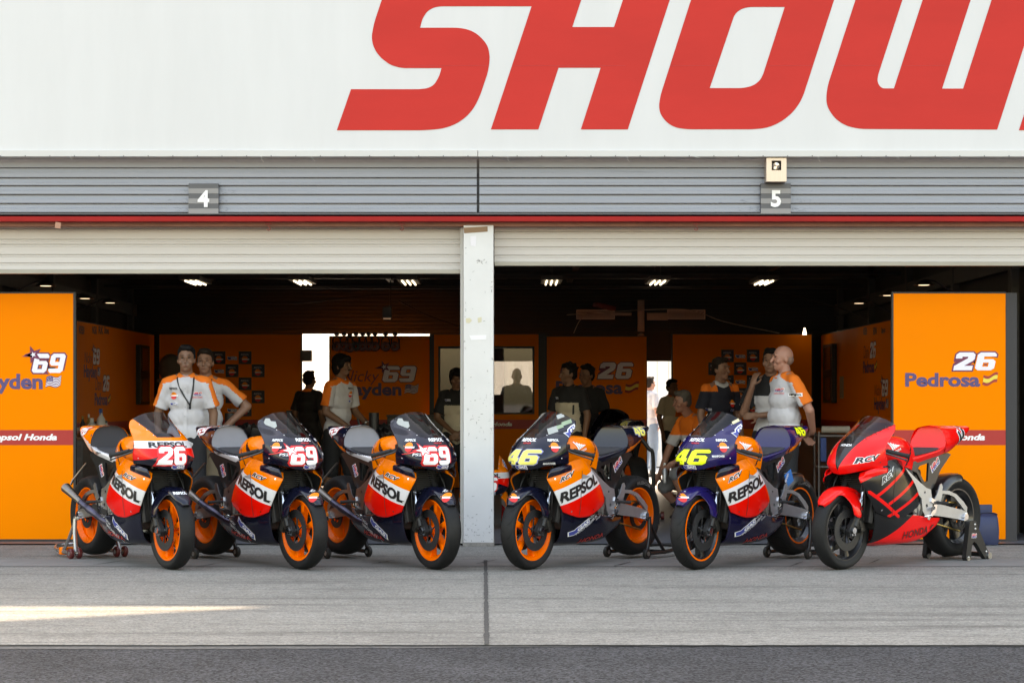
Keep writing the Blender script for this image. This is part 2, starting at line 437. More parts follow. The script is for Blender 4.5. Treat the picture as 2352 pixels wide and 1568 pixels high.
def cracks():
    bm = MB()
    for (px, y) in ((250, 1293), (480, 1298), (880, 1292), (1430, 1296), (1600, 1292), (1830, 1296), (2010, 1290), (1118, 1291)):
        Y = CAMH*FPX/(y-HORIZON); x = gx(px, Y); prev = None
        for k in range(8):
            t = k/7; yy = Y - .22 + t*.45; xx = x + .16*(t-.5) + .02*noise.noise((x*5+t*6, 3, 0)); wd = .007*(1-abs(2*t-1))+.003
            a, b_ = bm.b.verts.new((xx-wd, yy, .0085)), bm.b.verts.new((xx+wd, yy, .0085))
            if prev: bm.b.faces.new((prev[0], prev[1], b_, a))
            prev = (a, b_)
    return tag(bm.build('pavement_cracks', JM, smooth=0), kind='structure')
cracks()
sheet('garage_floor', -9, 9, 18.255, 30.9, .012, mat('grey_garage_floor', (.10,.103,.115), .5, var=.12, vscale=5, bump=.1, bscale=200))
sheet('rear_pavement', -30, 30, 30.95, 60, -.004, mat('rear_concrete', (.46,.44,.41), .9, var=.1, vscale=2))

# ------------------------------------------------------------------ pit building
FY = 18.08
bld = tag(empty('pit_building', (0, FY, 0)), 'pit garage building with two open bays, grey cladding and white pillar between', 'building')
def part(o, parent=None):
    p = parent or bld; o.parent = p
    m = Matrix.Identity(4); q = p
    while q: m = q.matrix_parent_inverse @ Matrix.Translation(q.location) @ m; q = q.parent
    o.matrix_parent_inverse = m.inverted()
    return o
SID = mat('grey_cladding', (.265,.285,.335), .42, .25, var=.10, vscale=2.2, stretch=(.35,1,6), dirt=((.16,.17,.20), 3.2, .62, .78))
def cladding(x0, x1, name):
    bm = MB(); zs = [gz(y, FY) for y in (387, 410, 428, 448.5, 469, 490)]
    prof = []
    top = gz(366, FY)
    prof += [(.0, top), (0, zs[0]+.012)]
    for i in range(len(zs)):
        zt = zs[i]; zb = zs[i+1] if i+1 < len(zs) else None
        prof += [(0, zt+.010), (.035, zt+.008), (.035, zt)]          # shadow groove under each lap
        if zb is None: break
        prof += [(.022, zt - .001), (.020, zt-.032), (-.004, zt-.037), (-.004, zb+.011)]
    rows = []
    for x in (x0, x1): rows.append([bm.b.verts.new((x, FY + dy, z)) for dy, z in prof])
    for k in range(len(prof)-1): bm.b.faces.new((rows[0][k], rows[1][k], rows[1][k+1], rows[0][k+1]))
    return part(bm.build(name, SID, smooth=0))
cladding(-9, -.312, 'cladding'); cladding(-.288, 9, 'cladding')
GROOVE = mat('dark_groove', (.04,.042,.05), .6)
b = MB(); b.bb(-9, 9, FY+.04, FY+.16, gz(494, FY), 3.50); part(b.build('wall_backing', GROOVE, smooth=0))
b = MB(); b.bb(-9, 9, FY-.05, FY+.035, gz(497, FY)+.012, gz(490.5, FY)); part(b.build('flashing', mat('flashing_grey', (.09,.09,.10), .5), smooth=0))
RED = mat('red_lintel_paint', (.36,.019,.017), .6, spec=.15, var=.12, vscale=3, dirt=((.62,.35,.32), 9, .70, .78))
b = MB(); b.bb(-9, 9, FY-.08, FY+.30, gz(508.5, FY-.08), gz(497, FY-.08), .004); part(b.build('lintel', RED, smooth=0))
b = MB(); b.bb(-9, 9, FY+.02, FY+.34, gz(519, FY+.02), gz(508.8, FY)-.001); part(b.build('lintel_soffit', mat('soffit_brown', (.30,.13,.09), .6, var=.2, vscale=4), smooth=0))
# pillar between the bays
PIL = mat('white_pillar_paint', (.66,.66,.65), .5, var=.05, vscale=3, bump=.05, bscale=40, dirt=((.20,.19,.18), 26, .69, .73))
px0, px1 = gx(1064.5, FY), gx(1133.5, FY)
b = MB(); b.bb(px0, px1, FY, FY+.42, .02, gz(517, FY), .006); pil = part(b.build('pillar', PIL, smooth=0))
b = MB(); b.bb(px0-.006, px1+.006, FY-.006, FY+.42, .001, .035); part(b.build('pillar_base', mat('grubby_base', (.30,.28,.25), .8, var=.3, vscale=20), smooth=0), pil)
TAPE = mat('brown_tape', (.22,.12,.055), .4)
def on_pillar(name, pts, m, d=.002):
    o = flat(name, fill2d([[(gx(x, FY), gz(y, FY)) for x, y in pts]]), m, None, (0, FY-d, 0), (1,0,0), (0,0,1)); return part(o, pil)
on_pillar('brown_tape', [(1065,523),(1120,520),(1120,532),(1066,536)], TAPE)
on_pillar('paper_note', [(1080,543),(1094,541),(1093,566),(1081,564)], mat('paper', (.75,.73,.76), .7))
on_pillar('masking_tape', [(1070,731),(1079,730),(1084,736),(1078,742),(1071,741)], mat('masking_tape', (.62,.57,.40), .7))
on_pillar('masking_tape', [(1097,730),(1106,728),(1106,739),(1098,741)], _M['masking_tape'])
on_pillar('white_tape', [(1078,770),(1117,769),(1117,780),(1082,781)], mat('white_tape', (.78,.78,.80), .35))
def scuffs():
    rnd = random.Random(11); bm = MB()
    for k in range(150):
        zone = rnd.choice([(1095,1118,596,606), (1066,1131,1180,1250), (1066,1070,540,1250), (1129,1133,540,1250), (1074,1128,900,1000), (1066,1131,560,1250), (1064,1133,1215,1252)])
        x, y = rnd.uniform(zone[0], zone[1]), rnd.uniform(zone[2], zone[3]); L = rnd.uniform(.4, 3.2); t = rnd.uniform(.25, .8); a = rnd.choice([0, 0, 1.57, rnd.uniform(0, 3)])
        if L*abs(math.cos(a))+x > 1133 or x < 1065: L = .4
        c, s_ = math.cos(a), math.sin(a)
        q = [(x-L*c-t*s_, y-L*s_+t*c), (x+L*c-t*.4*s_, y+L*s_+t*.4*c), (x+L*.9*c+t*s_, y+L*.9*s_-t*c), (x-L*.6*c+t*.6*s_, y-L*.6*s_-t*.6*c)]
        try: bm.b.faces.new([bm.b.verts.new((gx(u, FY), FY-.0022, gz(v, FY))) for u, v in q])
        except ValueError: pass
    return part(bm.build('paint_chips', mat('chipped_spots', (.20,.19,.185), .8, var=.4, vscale=30), smooth=0, normals=False), pil)
scuffs()
# roller shutters
SHUT = mat('cream_shutter', (.60,.575,.555), .45, var=.05, vscale=1.2, stretch=(.4,1,3), dirt=((.50,.46,.40), 1.5, .6, .9))
def shutter(x0, x1, ys, ybot, bar):
    Y = FY + .20; bm = MB(); prof = []
    zt = gz(517, Y); prof.append((.0, zt))
    for y in ys:
        z = gz(y, Y); prof += [(0, z+.010), (.014, z+.006), (.014, z+.001), (-.004, z-.001), (-.004, z-.012), (0, z-.016)]
    prof.append((0, gz(ybot, Y)))
    rows = [[bm.b.verts.new((x, Y + dy, z)) for dy, z in prof] for x in (x0, x1)]
    for k in range(len(prof)-1): bm.b.faces.new((rows[0][k], rows[1][k], rows[1][k+1], rows[0][k+1]))
    o = part(bm.build('roller_shutter', SHUT, smooth=0))
    b = MB(); b.bb(x0, x1, Y-.025, Y+.05, gz(bar, Y), gz(ybot, Y)+.012, .004); part(b.build('bottom_bar', mat('aluminium_bar', (.33,.31,.27), .45, .4, var=.2, vscale=4, stretch=(.2,1,1)), smooth=0), o)
    return o
shutter(-9, px0-.03, (527.5, 551.5, 563, 586.5, 605.5), 622, 629)
shutter(px1+.006, 9, (534, 550.5, 569, 588), 604.5, 611)
b = MB(); b.bb(px0-.03, px0-.004, FY+.10, FY+.30, .02, gz(520, FY)); part(b.build('shutter_rail', mat('rail_grey', (.50,.49,.46), .5), smooth=0))
# hidden structure of the building: roof slab, side walls, rear wall with openings
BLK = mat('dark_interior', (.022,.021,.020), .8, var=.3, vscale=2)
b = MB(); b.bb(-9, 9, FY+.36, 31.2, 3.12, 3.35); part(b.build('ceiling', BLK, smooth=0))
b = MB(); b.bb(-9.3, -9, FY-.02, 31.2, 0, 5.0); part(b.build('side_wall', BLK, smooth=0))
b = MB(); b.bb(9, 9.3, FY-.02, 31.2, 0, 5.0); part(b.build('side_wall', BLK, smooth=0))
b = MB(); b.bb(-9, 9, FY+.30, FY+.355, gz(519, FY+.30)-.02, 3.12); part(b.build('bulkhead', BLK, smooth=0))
# rear wall, Y = 30.6; openings follow the photograph
RY = 30.6
wx = lambda p: gx(p, RY)
def rear_wall():
    bm = MB(); z1 = gz(766, RY); top = 3.12
    bm.bb(-9, wx(690), RY, RY+.2, 0, top)
    bm.bb(wx(690), wx(990), RY, RY+.2, z1, top)
    bm.bb(wx(990), wx(1135), RY, RY+.2, 0, top)
    bm.bb(wx(1135), wx(1245), RY, RY+.2, gz(829, RY), top); bm.bb(wx(1135), wx(1245), RY, RY+.2, 0, gz(906, RY))
    bm.bb(wx(1245), wx(1484), RY, RY+.2, 0, top)
    bm.bb(wx(1484), wx(1547), RY, RY+.2, gz(829, RY), top)
    bm.bb(wx(1547), 9, RY, RY+.2, 0, top)
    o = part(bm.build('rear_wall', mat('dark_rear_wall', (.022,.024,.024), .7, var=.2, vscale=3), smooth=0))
    bm = MB()
    for k in range(14):
        z = 2.32 + k*.058
        bm.bb(-8.9, 8.9, RY-.022, RY-.002, z, z+.046, .004)
    o2 = part(bm.build('rear_shutter_slats', mat('rear_slats', (.022,.026,.027), .7, var=.2, vscale=3), smooth=0))
rear_wall()
def beams():
    bm = MB()
    for Y in (21.2, 24.3, 27.4, 29.9):
        bm.bb(-8.9, 8.9, Y, Y+.14, 2.93, 3.11)
    for X in (-7, -4.4, -1.8, .8, 3.4, 6): bm.bb(X, X+.08, FY+.5, 30.4, 3.02, 3.10)
    for Y in (22.9, 25.9, 28.6): bm.tube([(-8.8, Y, 2.90), (8.8, Y, 2.90)], .025, 8)
    part(bm.build('ceiling_beams', mat('beam_paint', (.06,.058,.052), .6, var=.2, vscale=5), smooth=0))
    for X in (-5.6, 4.82):
      bm = MB()
      for k in range(5): bm.bb(X-.04, X+.04, 19.6+k*2.6, 19.72+k*2.6, 0, 3.11)
      bm.bb(X-.03, X+.03, 19.2, 30.4, 2.55, 2.72)
      part(bm.build('side_framing', mat('frame_paint', (.07,.068,.06), .6, var=.2, vscale=5), smooth=0))
beams()
def pale_panels():
    for X in (-5.72, 4.94):
      bm = MB(); bm.bb(X-.02, X+.02, 18.6, 30.5, 0, 3.1)
      part(bm.build('side_partition', mat('partition', (.05,.046,.04), .75, var=.25, vscale=2), smooth=0))
pale_panels()

# ------------------------------------------------------------------ big sign on the front
SY = FY - .17
sign = tag(empty('billboard', (0, SY, gz(346, SY))), 'huge white sign board with giant red slanted letters above both bays', 'billboard')
SIGNW = mat('sign_canvas', (.615,.615,.615), .55, var=.035, vscale=1.4, stretch=(1.6,1,.3), bump=.12, bscale=3.0)
# top edge of the board: its shadow ends at the lit strip on the ground
TOPZ = (SY + .12 - 12.86) * math.tan(SUN_EL) / math.cos(SUN_AZ)
b = MB(); b.bb(-13, 13, SY, SY+.12, gz(346.5, SY), TOPZ); part(b.build('sign_board', SIGNW, smooth=0), sign)
b = MB(); b.bb(-13, gx(1097, SY), SY-.02, SY+.15, gz(360.5, SY), gz(345.5, SY), .003); b.bb(gx(1098.2, SY), 13, SY-.02, SY+.15, gz(360.8, SY), gz(346, SY), .003)
part(b.build('trim', mat('sign_trim', (.56,.55,.535), .4, var=.02, vscale=4), smooth=0), sign)
b = MB()
for k in range(46):
    x = -4.9 + k*.215; b.ell((x, SY-.022, gz(359.2, SY)), (.005, .003, .005), seg=8)
part(b.build('trim_screws', DARK_GREY, smooth=0), sign)
b = MB()
for (px, L, a) in ((601, .055, .1), (715, .05, .5), (948, .03, .9), (1166, .05, 0), (1440, .05, .1), (1590, .06, 1.3), (1878, .05, .1), (163, .03, .2), (2060, .03, .3)):
    p = Vector((gx(px, SY), SY-.026, gz(359.5, SY))); b.tube([p, p + Vector((math.sin(a)*L*.5, -.004, -L*.5*math.cos(a))), p + Vector((math.sin(a+.3)*L, .002, -L*math.cos(a)))], .0016, 5)
part(b.build('loose_ties', mat('tie', (.55,.55,.52), .6), smooth=0), sign)
REDL = mat('red_letter_print', (.57,.040,.033), .6, spec=.1, var=.06, vscale=1.2, stretch=(.6,1,2))
def A1(p): return (671.23 + p[0]*.39954, p[1]*.39954)
def A2(p): return (1476.7 + p[0]*.37214, p[1]*.37214)
LS = [(256,750),(770,750),(880,738),(960,705),(1030,645),(1075,565),(1127,410),(1137,330),(1125,265),(1085,215),(1040,182),(990,166),(945,161),(735,161),(750,105),(780,62),(820,43),(855,38),(1376,38),(1437,-150),(680,-150),(600,-110),(560,-70),(530,-30),(515,0),(470,135),(455,220),(470,280),(505,330),(560,372),(600,386),(640,393),(858,393),(845,440),(815,490),(780,508),(735,514),(338,514)]
LH = [(1142,745),(1415,745),(1531,391),(1773,391),(1659,745),(1929,745),(2224,-165),(1955,-165),(1850,157),(1610,157),(1716,-165),(1443,-165)]
LO = [(270,799),(680,799),(770,790),(850,755),(920,700),(965,640),(990,590),(1222,-130),(1190,-165),(400,-165),(345,-130),(297,0),(108,590),(98,660),(110,710),(150,760),(200,788)]
LOh = [(412,545),(565,92),(600,60),(650,45),(875,45),(740,465),(720,500),(680,530),(620,545)]
LW = [(1340,797),(2186,801),(2497,-165),(2205,-165),(1976,548),(1846,548),(2076,-165),(1780,-165),(1549,547),(1485,547),(1470,541),(1455,525),(1447,500),(1450,470),(1467,415),(1655,-165),(1365,-165),(1312,0),(1140,530),(1131,600),(1135,650),(1160,700),(1200,745),(1260,780)]
LA = [(2320,805),(2590,805),(2640,650),(2860,650),(2830,805),(3100,805),(3160,-165),(2640,-165)]
def rounded(lp, it=3):
    # smooth the curved runs of a traced outline, keep its sharp corners
    for _ in range(it):
        out = []; n = len(lp)
        for i in range(n):
            a, b_, c = Vector(lp[i-1]), Vector(lp[i]), Vector(lp[(i+1) % n])
            u, v = b_ - a, c - b_
            if u.length > 1 and v.length > 1 and u.angle(v) < R(44) and u.angle(v) > R(1.5):
                k = min(u.length, v.length) * .25
                out += [tuple(b_ - u.normalized()*k), tuple(b_ + v.normalized()*k)]
            else: out.append(tuple(b_))
        lp = out
    return lp
for nm, lps, A in (('letter', [LS], A1), ('letter', [LH], A1), ('letter', [LO, LOh], A2), ('letter', [LW], A2), ('letter', [LA], A2)):
    loops = [[(gx(A(p)[0], SY), gz(A(p)[1], SY)) for p in rounded(lp)] for lp in lps]
    part(flat(nm, fill2d(loops), REDL, None, (0, SY-.003, 0), (1,0,0), (0,0,1)), sign)
b = MB()
for (xa, xb) in ((905, 1123), (1182, 1437), (1540, 1645), (1761, 1865), (1917, 2018), (2073, 2176)): b.bb(gx(xa, SY), gx(xb, SY), SY-.0045, SY-.003, gz(151.6, SY), gz(151, SY))
part(b.build('seams', mat('seam', (.48,.04,.04), .6), smooth=0), sign)
# unseen board added higher up to shade the ground: between it and the sign a tapering gap lets a blade of sun onto the ground
UP = SY + .02
def upper():
    k = (SUNV.x/SUNV.y); tz = SUNV.z/SUNV.y
    def back(g): d = UP + .15 - g[1]; return (g[0] + d*k, d*tz)
    tip, end = back((-1.2, 12.86)), back((-3.2, 11.75))
    sl = (end[1]-tip[1])/(end[0]-tip[0]); xl = -14.
    loop = [(16, tip[1]-.05), (tip[0]+.12, tip[1]-.05), (tip[0], tip[1]), (xl, tip[1] + sl*(xl-tip[0])), (xl, 12.6), (16, 12.6)]
    bm = MB(); bm.plate(loop, UP+.11, UP+.20); o = bm.build('added_shade_board', SIGNW, None, smooth=0); part(o, sign)  # out of view, shaped only for its shadow and the sun gap
    bm = MB()
    for x in (-12, -6, 0, 6, 12): bm.bb(x-.06, x+.06, UP+.21, UP+.33, gz(346, SY), 12.6)
    part(bm.build('sign_post', STEEL, smooth=0), sign)
upper()
# number plates and floodlight on the cladding
def plate_no(px, digit, label):
    Y = FY - .05; t = tag(empty('number_sign', (gx(px, Y), Y, gz(456, Y))), label, 'sign', 'bay number plates on the cladding')
    w2, h2 = 34.5/260, 34.5/260
    dk, lt = mat('plate_dark', (.075,.078,.09), .4), mat('plate_light', (.24,.235,.24), .4)
    b = MB(); b.bb(-w2, w2, 0, .04, -h2, h2, .004); part_l(b.build('plate', dk, smooth=0), t)
    b = MB()
    for k in range(3): z = h2 - (2*k+2)*2*h2/6; b.bb(-w2+.001, w2-.001, -.0025, -.0005, z, z + 2*h2/6)
    part_l(b.build('stripes', lt, smooth=0), t)
    d = text2d(digit, .035, h=.148)
    wd = max(v[0] for v in d[0]); part_l(flat('number', d, WHITE_PRINT, None, (-wd/2, -.005, -.076), (1,0,0), (0,0,1), .003), t)
def part_l(o, parent): o.parent = parent; return o
plate_no(467.5, '4', 'grey striped plate with a white number 4'); plate_no(1782, '5', 'grey striped plate with a white number 5 below the floodlight')
def flood():
    Y = FY - .16; t = tag(empty('floodlight', (gx(1783.5, Y), Y, gz(390, Y))), 'square beige metal floodlight box above the number 5 plate', 'light')
    w2, h2 = 23/262, 27/262; bz = mat('beige_metal', (.60,.49,.41), .35, .5, var=.06, vscale=20, stretch=(6,1,.3))
    hx0, hx1, hz0, hz1 = -.042, .042, -.005, .080
    b = MB(); b.plate([(-w2,-h2),(w2,-h2),(w2,h2),(-w2,h2)], 0, .012, holes=[[(hx0,hz0),(hx0,hz1),(hx1,hz1),(hx1,hz0)]])
    b.bb(-w2, w2, .012, .15, h2-.006, h2-.0005); b.bb(-w2, w2, .012, .15, -h2+.0005, -h2+.006); b.bb(-w2+.0005, -w2+.006, .012, .15, -h2+.007, h2-.007); b.bb(w2-.006, w2-.0005, .012, .15, -h2+.007, h2-.007)
    part_l(b.build('housing', bz, smooth=0), t)
    b = MB(); b.bb(hx0-.004, hx1+.004, .07, .08, hz0-.004, hz1+.004); part_l(b.build('recess', mat('recess_brown', (.14,.11,.10), .5), smooth=0), t)
    b = MB(); b.lathe([(.066, .001), (.060, .012), (.045, .024), (.03, .031), (.032, .034), (.068, .034)], (0, 0, .036), 24, 'y'); part_l(b.build('reflector', mat('reflector', (.75,.72,.70), .18, 1.), smooth=40), t)
flood()
# hooks under the lintel
def scratches():
    rnd = random.Random(21); bm = MB(); zs = (428, 448.5, 469, 490)
    for k in range(90):
        cx, sp, z = rnd.choice(((467, 75, 1), (467, 60, 2), (467, 50, 3), (1782, 80, 1), (1782, 90, 2), (1782, 70, 3), (1782, 60, 3)))
        x = cx + rnd.choice((-1, 1))*(36 + abs(rnd.gauss(0, sp*.5))); y = rnd.uniform(zs[z-1]+6.5, zs[z]-1.5); L = rnd.uniform(.8, 6); t = rnd.uniform(.15, .55); a = rnd.gauss(0, .5)
        if y + L*abs(math.sin(a)) > zs[z]-1 or y - L*abs(math.sin(a)) < zs[z-1]+6: a = 0
        c, s_ = math.cos(a), math.sin(a)
        q = [(x-L*c-t*s_, y-L*s_+t*c), (x+L*c-t*.3*s_, y+L*s_+t*.3*c), (x+L*.8*c+t*s_, y+L*.8*s_-t*c), (x-L*.5*c+t*.6*s_, y-L*.5*s_-t*.6*c)]
        bm.b.faces.new([bm.b.verts.new((gx(u, FY), FY-.0065, gz(v, FY))) for u, v in q])
    part(bm.build('scratches', mat('scratch_marks', (.14,.16,.20), .6, var=.3, vscale=30), smooth=0, normals=False))
scratches()
def hooks():
    for i, px in enumerate((617, 923, 1599)):
        Y = FY - .03; p = Vector((gx(px, Y), Y, gz(509, Y)))
        t = tag(empty('hook', p), ('rusty red hook under the lintel, nearest the left end', 'rusty red hook under the lintel, beside the white pillar', 'rusty red hook under the lintel, over the right bay')[i], 'hook', 'hooks under the lintel')
        b = MB(); b.tube([(0,0,.004),(0,0,-.045),(.012,0,-.055),(.014,0,-.068),(0,0,-.078),(-.013,0,-.070),(-.013,0,-.06)], .004, 8); b.tube([(-.028,0,-.02),(.028,0,-.02)], .004, 8)
        part_l(b.build('hook_bar', mat('rust_red', (.28,.05,.04), .6)), t)
hooks()
b = MB(); b.bb(-.03, .03, -.001, .001, -.045, .03, 0); t = b.build('hanging_tag', mat('pink_tag', (.50,.26,.18), .7), smooth=0); t.location = (gx(133, FY-.09), FY-.085, gz(516, FY-.09)); t.rotation_euler = (.2, .15, .2); t.scale = (.8, 1, .7)
tag(t, 'scrap of brown tape hanging from the red lintel', 'tape')

# ------------------------------------------------------------------ motorcycles
TYRE = mat('tyre_rubber', (.008,.008,.0085), .62, spec=.3, var=.25, vscale=9, bump=.08, bscale=120, dirt=((.018,.0175,.017), 5, .5, .8))
RIM_O = mat('orange_rim', (1.0,.15,.0005), .35, coat=.1, spec=.2)
RIM_K = mat('black_rim', (.012,.012,.014), .3, coat=.5)
DISC = mat('carbon_disc', (.028,.028,.030), .42, .3, var=.2, vscale=30)
ALU = mat('brushed_aluminium', (.50,.515,.55), .36, .75, var=.06, vscale=14, bump=.04, bscale=200)
ALU_D = mat('dull_aluminium', (.34,.33,.33), .38, 1., var=.12, vscale=18)
CHROME = mat('chrome', (.80,.80,.82), .12, 1.)
CARBON = mat('carbon_panel', (.012,.012,.013), .32, coat=.5, var=.2, vscale=40)
BLACKP = mat('black_parts', (.010,.010,.011), .45, var=.3, vscale=20)
RUBBER = mat('grip_rubber', (.014,.014,.015), .75, bump=.3, bscale=90)
SEATP = mat('seat_foam', (.030,.030,.033), .8, var=.1, vscale=20, bump=.1, bscale=200)
GOLD = mat('gold_parts', (.45,.30,.10), .35, 1.)
TITAN = mat('titanium_pipe', (.20,.185,.17), .30, 1., var=.25, vscale=7)
RADI = mat('radiator_core', (.028,.027,.026), .6, .3)
P_OR = mat('orange_body_paint', (1.0,.20,.0005), .22, coat=.25, spec=.25, var=.01)
P_RED = mat('red_body_paint', (.90,.008,.004), .22, coat=.25, spec=.25)
P_RED2 = mat('fluorescent_red_paint', (.92,.008,.007), .22, coat=.25, spec=.25)
P_WH = mat('white_body_paint', (.74,.74,.76), .28, coat=.7)
P_NV = mat('navy_body_paint', (.005,.006,.017), .16, coat=.15, spec=.4)
P_PU = mat('violet_blue_body_paint', (.013,.009,.085), .16, coat=.15, spec=.4)
P_BK = mat('black_body_paint', (.007,.007,.008), .2, coat=.15, spec=.4)
GREYPAD = mat('grey_pad', (.20,.205,.225), .5, var=.05, vscale=20)
SCREEN = glass('smoked_screen', (.36,.36,.42), .0, .02, 1.33)
SCREEN2 = glass('clear_screen', (.60,.60,.66), .0, .02, 1.4)
TMARK = mat('tyre_marking', (.16,.15,.14), .7)

def wheel(name, parent, c, Rt, wt, rim, rimR, front, spoke_m, groove=False, lip=None, solid=False):
    hw = wt/2
    # rim: barrel with two lips, hub and spokes
    b = MB(); rw = hw*.78
    b.lathe([(-rw, rimR+.004), (-rw, rimR-.010), (-rw+.012, rimR-.018), (-rw+.03, rimR-.034), (0, rimR-.042), (rw-.03, rimR-.034), (rw-.012, rimR-.018), (rw, rimR-.010), (rw, rimR+.004), (0, rimR+.012)], (0,0,0), 64)
    hr = .034 if front else .045
    b.lathe([(-.045, .012), (-.045, hr), (.045, hr), (.045, .012)], (0,0,0), 24)
    if spoke_m is rim: b.mi = 0
    else: b.mi = 1
    n = 6 if front else 5
    for k in range(n):
        a = 2*math.pi*k/n + (.3 if front else .5); ca, sa = math.cos(a), math.sin(a)
        r0, r1 = hr*.8, rimR - .025
        t0, t1 = (.017, .026) if front else (.030, .062)
        if solid: t1 = .118
        rs = []
        for r, t, yy in ((r0, t0, .022), ((r0+r1)/2, (t0+t1)/2*.85, .020), (r1, t1, .026)):
            rs.append([Vector((r*ca - s*t*sa, h*yy, r*sa + s*t*ca)) for s, h in ((-1,-1),(-.55,-1.25),(.55,-1.25),(1,-1),(1,1),(.55,1.25),(-.55,1.25),(-1,1))])
        b.rings(rs)
    o = b.build(name, [rim, spoke_m], parent, 30); o.location = c
    if lip:
        for s in (-1, 1):
            b = MB(); b.lathe([(s*(rw-.002), rimR+.003), (s*(rw+.004), rimR+.003), (s*(rw+.004), rimR-.009), (s*(rw-.002), rimR-.009)], (0,0,0), 64); b.build('rim_stripe', lip, o)
    # tyre
    prof = [(-rw, rimR+.001), (-rw-.006, rimR+.012)]
    for k in range(-10, 11):
        a = math.pi/2 * k/10 * .98
        y = hw*math.sin(a); 
        r = rimR+.030 + (Rt-rimR-.030)*(max(math.cos(a), 0)**(.62 if front else .5))
        prof.append((y, r))
    prof += [(rw+.006, rimR+.012), (rw, rimR+.001), (rw*.6, rimR+.004), (-rw*.6, rimR+.004)]
    b = MB(); b.lathe(prof, (0,0,0), 72); ty = b.build('tyre', TYRE, o, 40)
    if groove:
        bv = bvh_of(ty); gm = MB()
        for k in range(18):
            for s in (-1, 1):
                a0 = 2*math.pi*(k + (.5 if s > 0 else 0))/18; pr = None
                for q in range(9):
                    t = q/8; th = s*(.12 + .78*t)*math.pi/2; a = a0 + .34*t*t*(1 if front else -1); y = hw*math.sin(th)
                    r = rimR+.030 + (Rt-rimR-.030)*(max(math.cos(th), 0)**(.62 if front else .5)) + .0012
                    wd = .0055*(1-.6*abs(2*t-1))
                    P = [Vector((r*math.cos(a+d/r), y, r*math.sin(a+d/r))) for d in (-wd, wd)]
                    A = [gm.b.verts.new(p) for p in P]
                    if pr: gm.b.faces.new((pr[0], pr[1], A[1], A[0]))
                    pr = A
        gm.build('tread_grooves', mat('groove_black', (.003,.003,.003), .9), o)
    return o, ty

def disc(parent, y, r0, r1):
    b = MB(); b.lathe([(y-.003, r0), (y-.003, r1), (y+.003, r1), (y+.003, r0)], (0,0,0), 48)
    s = 1 if y > 0 else -1
    for k in range(6):
        a = 2*math.pi*k/6; b.tube([(.03*math.cos(a), y-.008*s, .03*math.sin(a)), ((r0+.006)*math.cos(a+.35), y, (r0+.006)*math.sin(a+.35))], .0055, 6)
    b.lathe([(y-.010*s, .014), (y-.010*s, .040), (y+.004*s, .036), (y+.004*s, .014)], (0,0,0), 24)
    return b.build('brake_disc', DISC, parent, 30)

LOGO_C = circle2d(1, n=28)
def repsol_logo(put, x, y, r, txt=None):
    """put(name, data, material, layer); sun disc with a white bar"""
    top = [p for p in circle2d(r, 0, 180, 16, x, y + .1*r)]
    put('sun_emblem', fill2d([[(x-1.35*r, y+.42*r), (x-1.35*r, y+.1*r)] + [(x+r, y+.1*r)] + top[1:]]), ORANGE_PRINT, 1)
    put('sun_emblem', fill2d([[p for p in circle2d(r, 180, 360, 16, x, y-.15*r)]]), RED_PRINT, 1)
    put('sun_emblem', fill2d([[(x-.9*r, y-.22*r), (x+1.45*r, y-.22*r), (x+1.45*r, y+.16*r), (x-.9*r, y+.16*r)]]), WHITE_PRINT, 2)
    if txt:
        d = text2d('REPSOL', .035, .15, w=2.7*r, h=.58*r); put('lettering', moved(d, x-1.35*r, y+1.3*r), txt, 1)
def gas_logo(put, x, y, w, h, ink=BLUE_PRINT, edge=WHITE_PRINT, rev=False):
    f = lambda lp: [(x + p[0]*w, y + p[1]*h) for p in lp]
    put('banner_emblem', fill2d([f([(0,.95),(0,.28),(.22,0),(.36,.10),(.7,.10),(1,-.02),(1,.78),(.72,.88),(.36,.88),(.24,.75)])]), edge, 1)
    put('banner_emblem', fill2d([f([(.04,.84),(.04,.32),(.22,.10),(.36,.19),(.7,.19),(.955,.09),(.955,.70),(.71,.79),(.35,.79),(.24,.66)])]), ink, 2)
    d = text2d('GAS', .05, .15, w=.58*w, h=.46*h); put('lettering', moved(d, x+.35*w, y+.25*h), WHITE_PRINT, 3)
def hrc_logo(put, x, y, w, h):
    base = text2d('HRC', .11, .2, w=w*1.12, h=h*1.2); put('lettering', moved(base, x-.06*w, y-.1*h), WHITE_PRINT, 1)
    d = text2d('HRC', .045, .2, w=w, h=h); put('lettering', moved(d, x, y), RED_PRINT, 2)
    vs, fs = d; bm = bmesh.new(); V = [bm.verts.new((a, b_, 0)) for a, b_ in vs]
    for f in fs:
        try: bm.faces.new([V[i] for i in f])
        except ValueError: pass
    bmesh.ops.bisect_plane(bm, geom=bm.verts[:]+bm.edges[:]+bm.faces[:], plane_co=(0, h*.46, 0), plane_no=(0,1,0), clear_outer=True)
    bm.verts.index_update(); low = ([(v.co.x, v.co.y) for v in bm.verts], [[v.index for v in f.verts] for f in bm.faces]); bm.free()
    put('lettering', moved(low, x, y), BLUE_PRINT, 3)
def rcv_logo(put, x, y, w, h, ink=BLACK_PRINT):
    put('lettering', moved(text2d('RCV', .10, .55, w=w*1.06, h=h*1.16), x-.03*w, y-.08*h), WHITE_PRINT, 1)
    put('lettering', moved(text2d('RCV', .035, .55, w=w, h=h), x, y), ink, 2)
def wing_logo(put, x, y, w, h, ink, sub='HONDA'):
    for k in range(5):
        put('wing_emblem', fill2d([[(x+w*(.05+.16*k), y+h*(.30+.02*k)), (x+w*(.17+.16*k), y+h*(.30+.02*k)), (x+w*(.02+.14*k), y+h*(1-.12*k)), (x+w*(-.06+.14*k), y+h*(.96-.13*k))]]), ink, 1)
    put('lettering', moved(text2d(sub, .03, 0, w=w*.8, h=h*.2), x+w*.05, y), ink, 1)

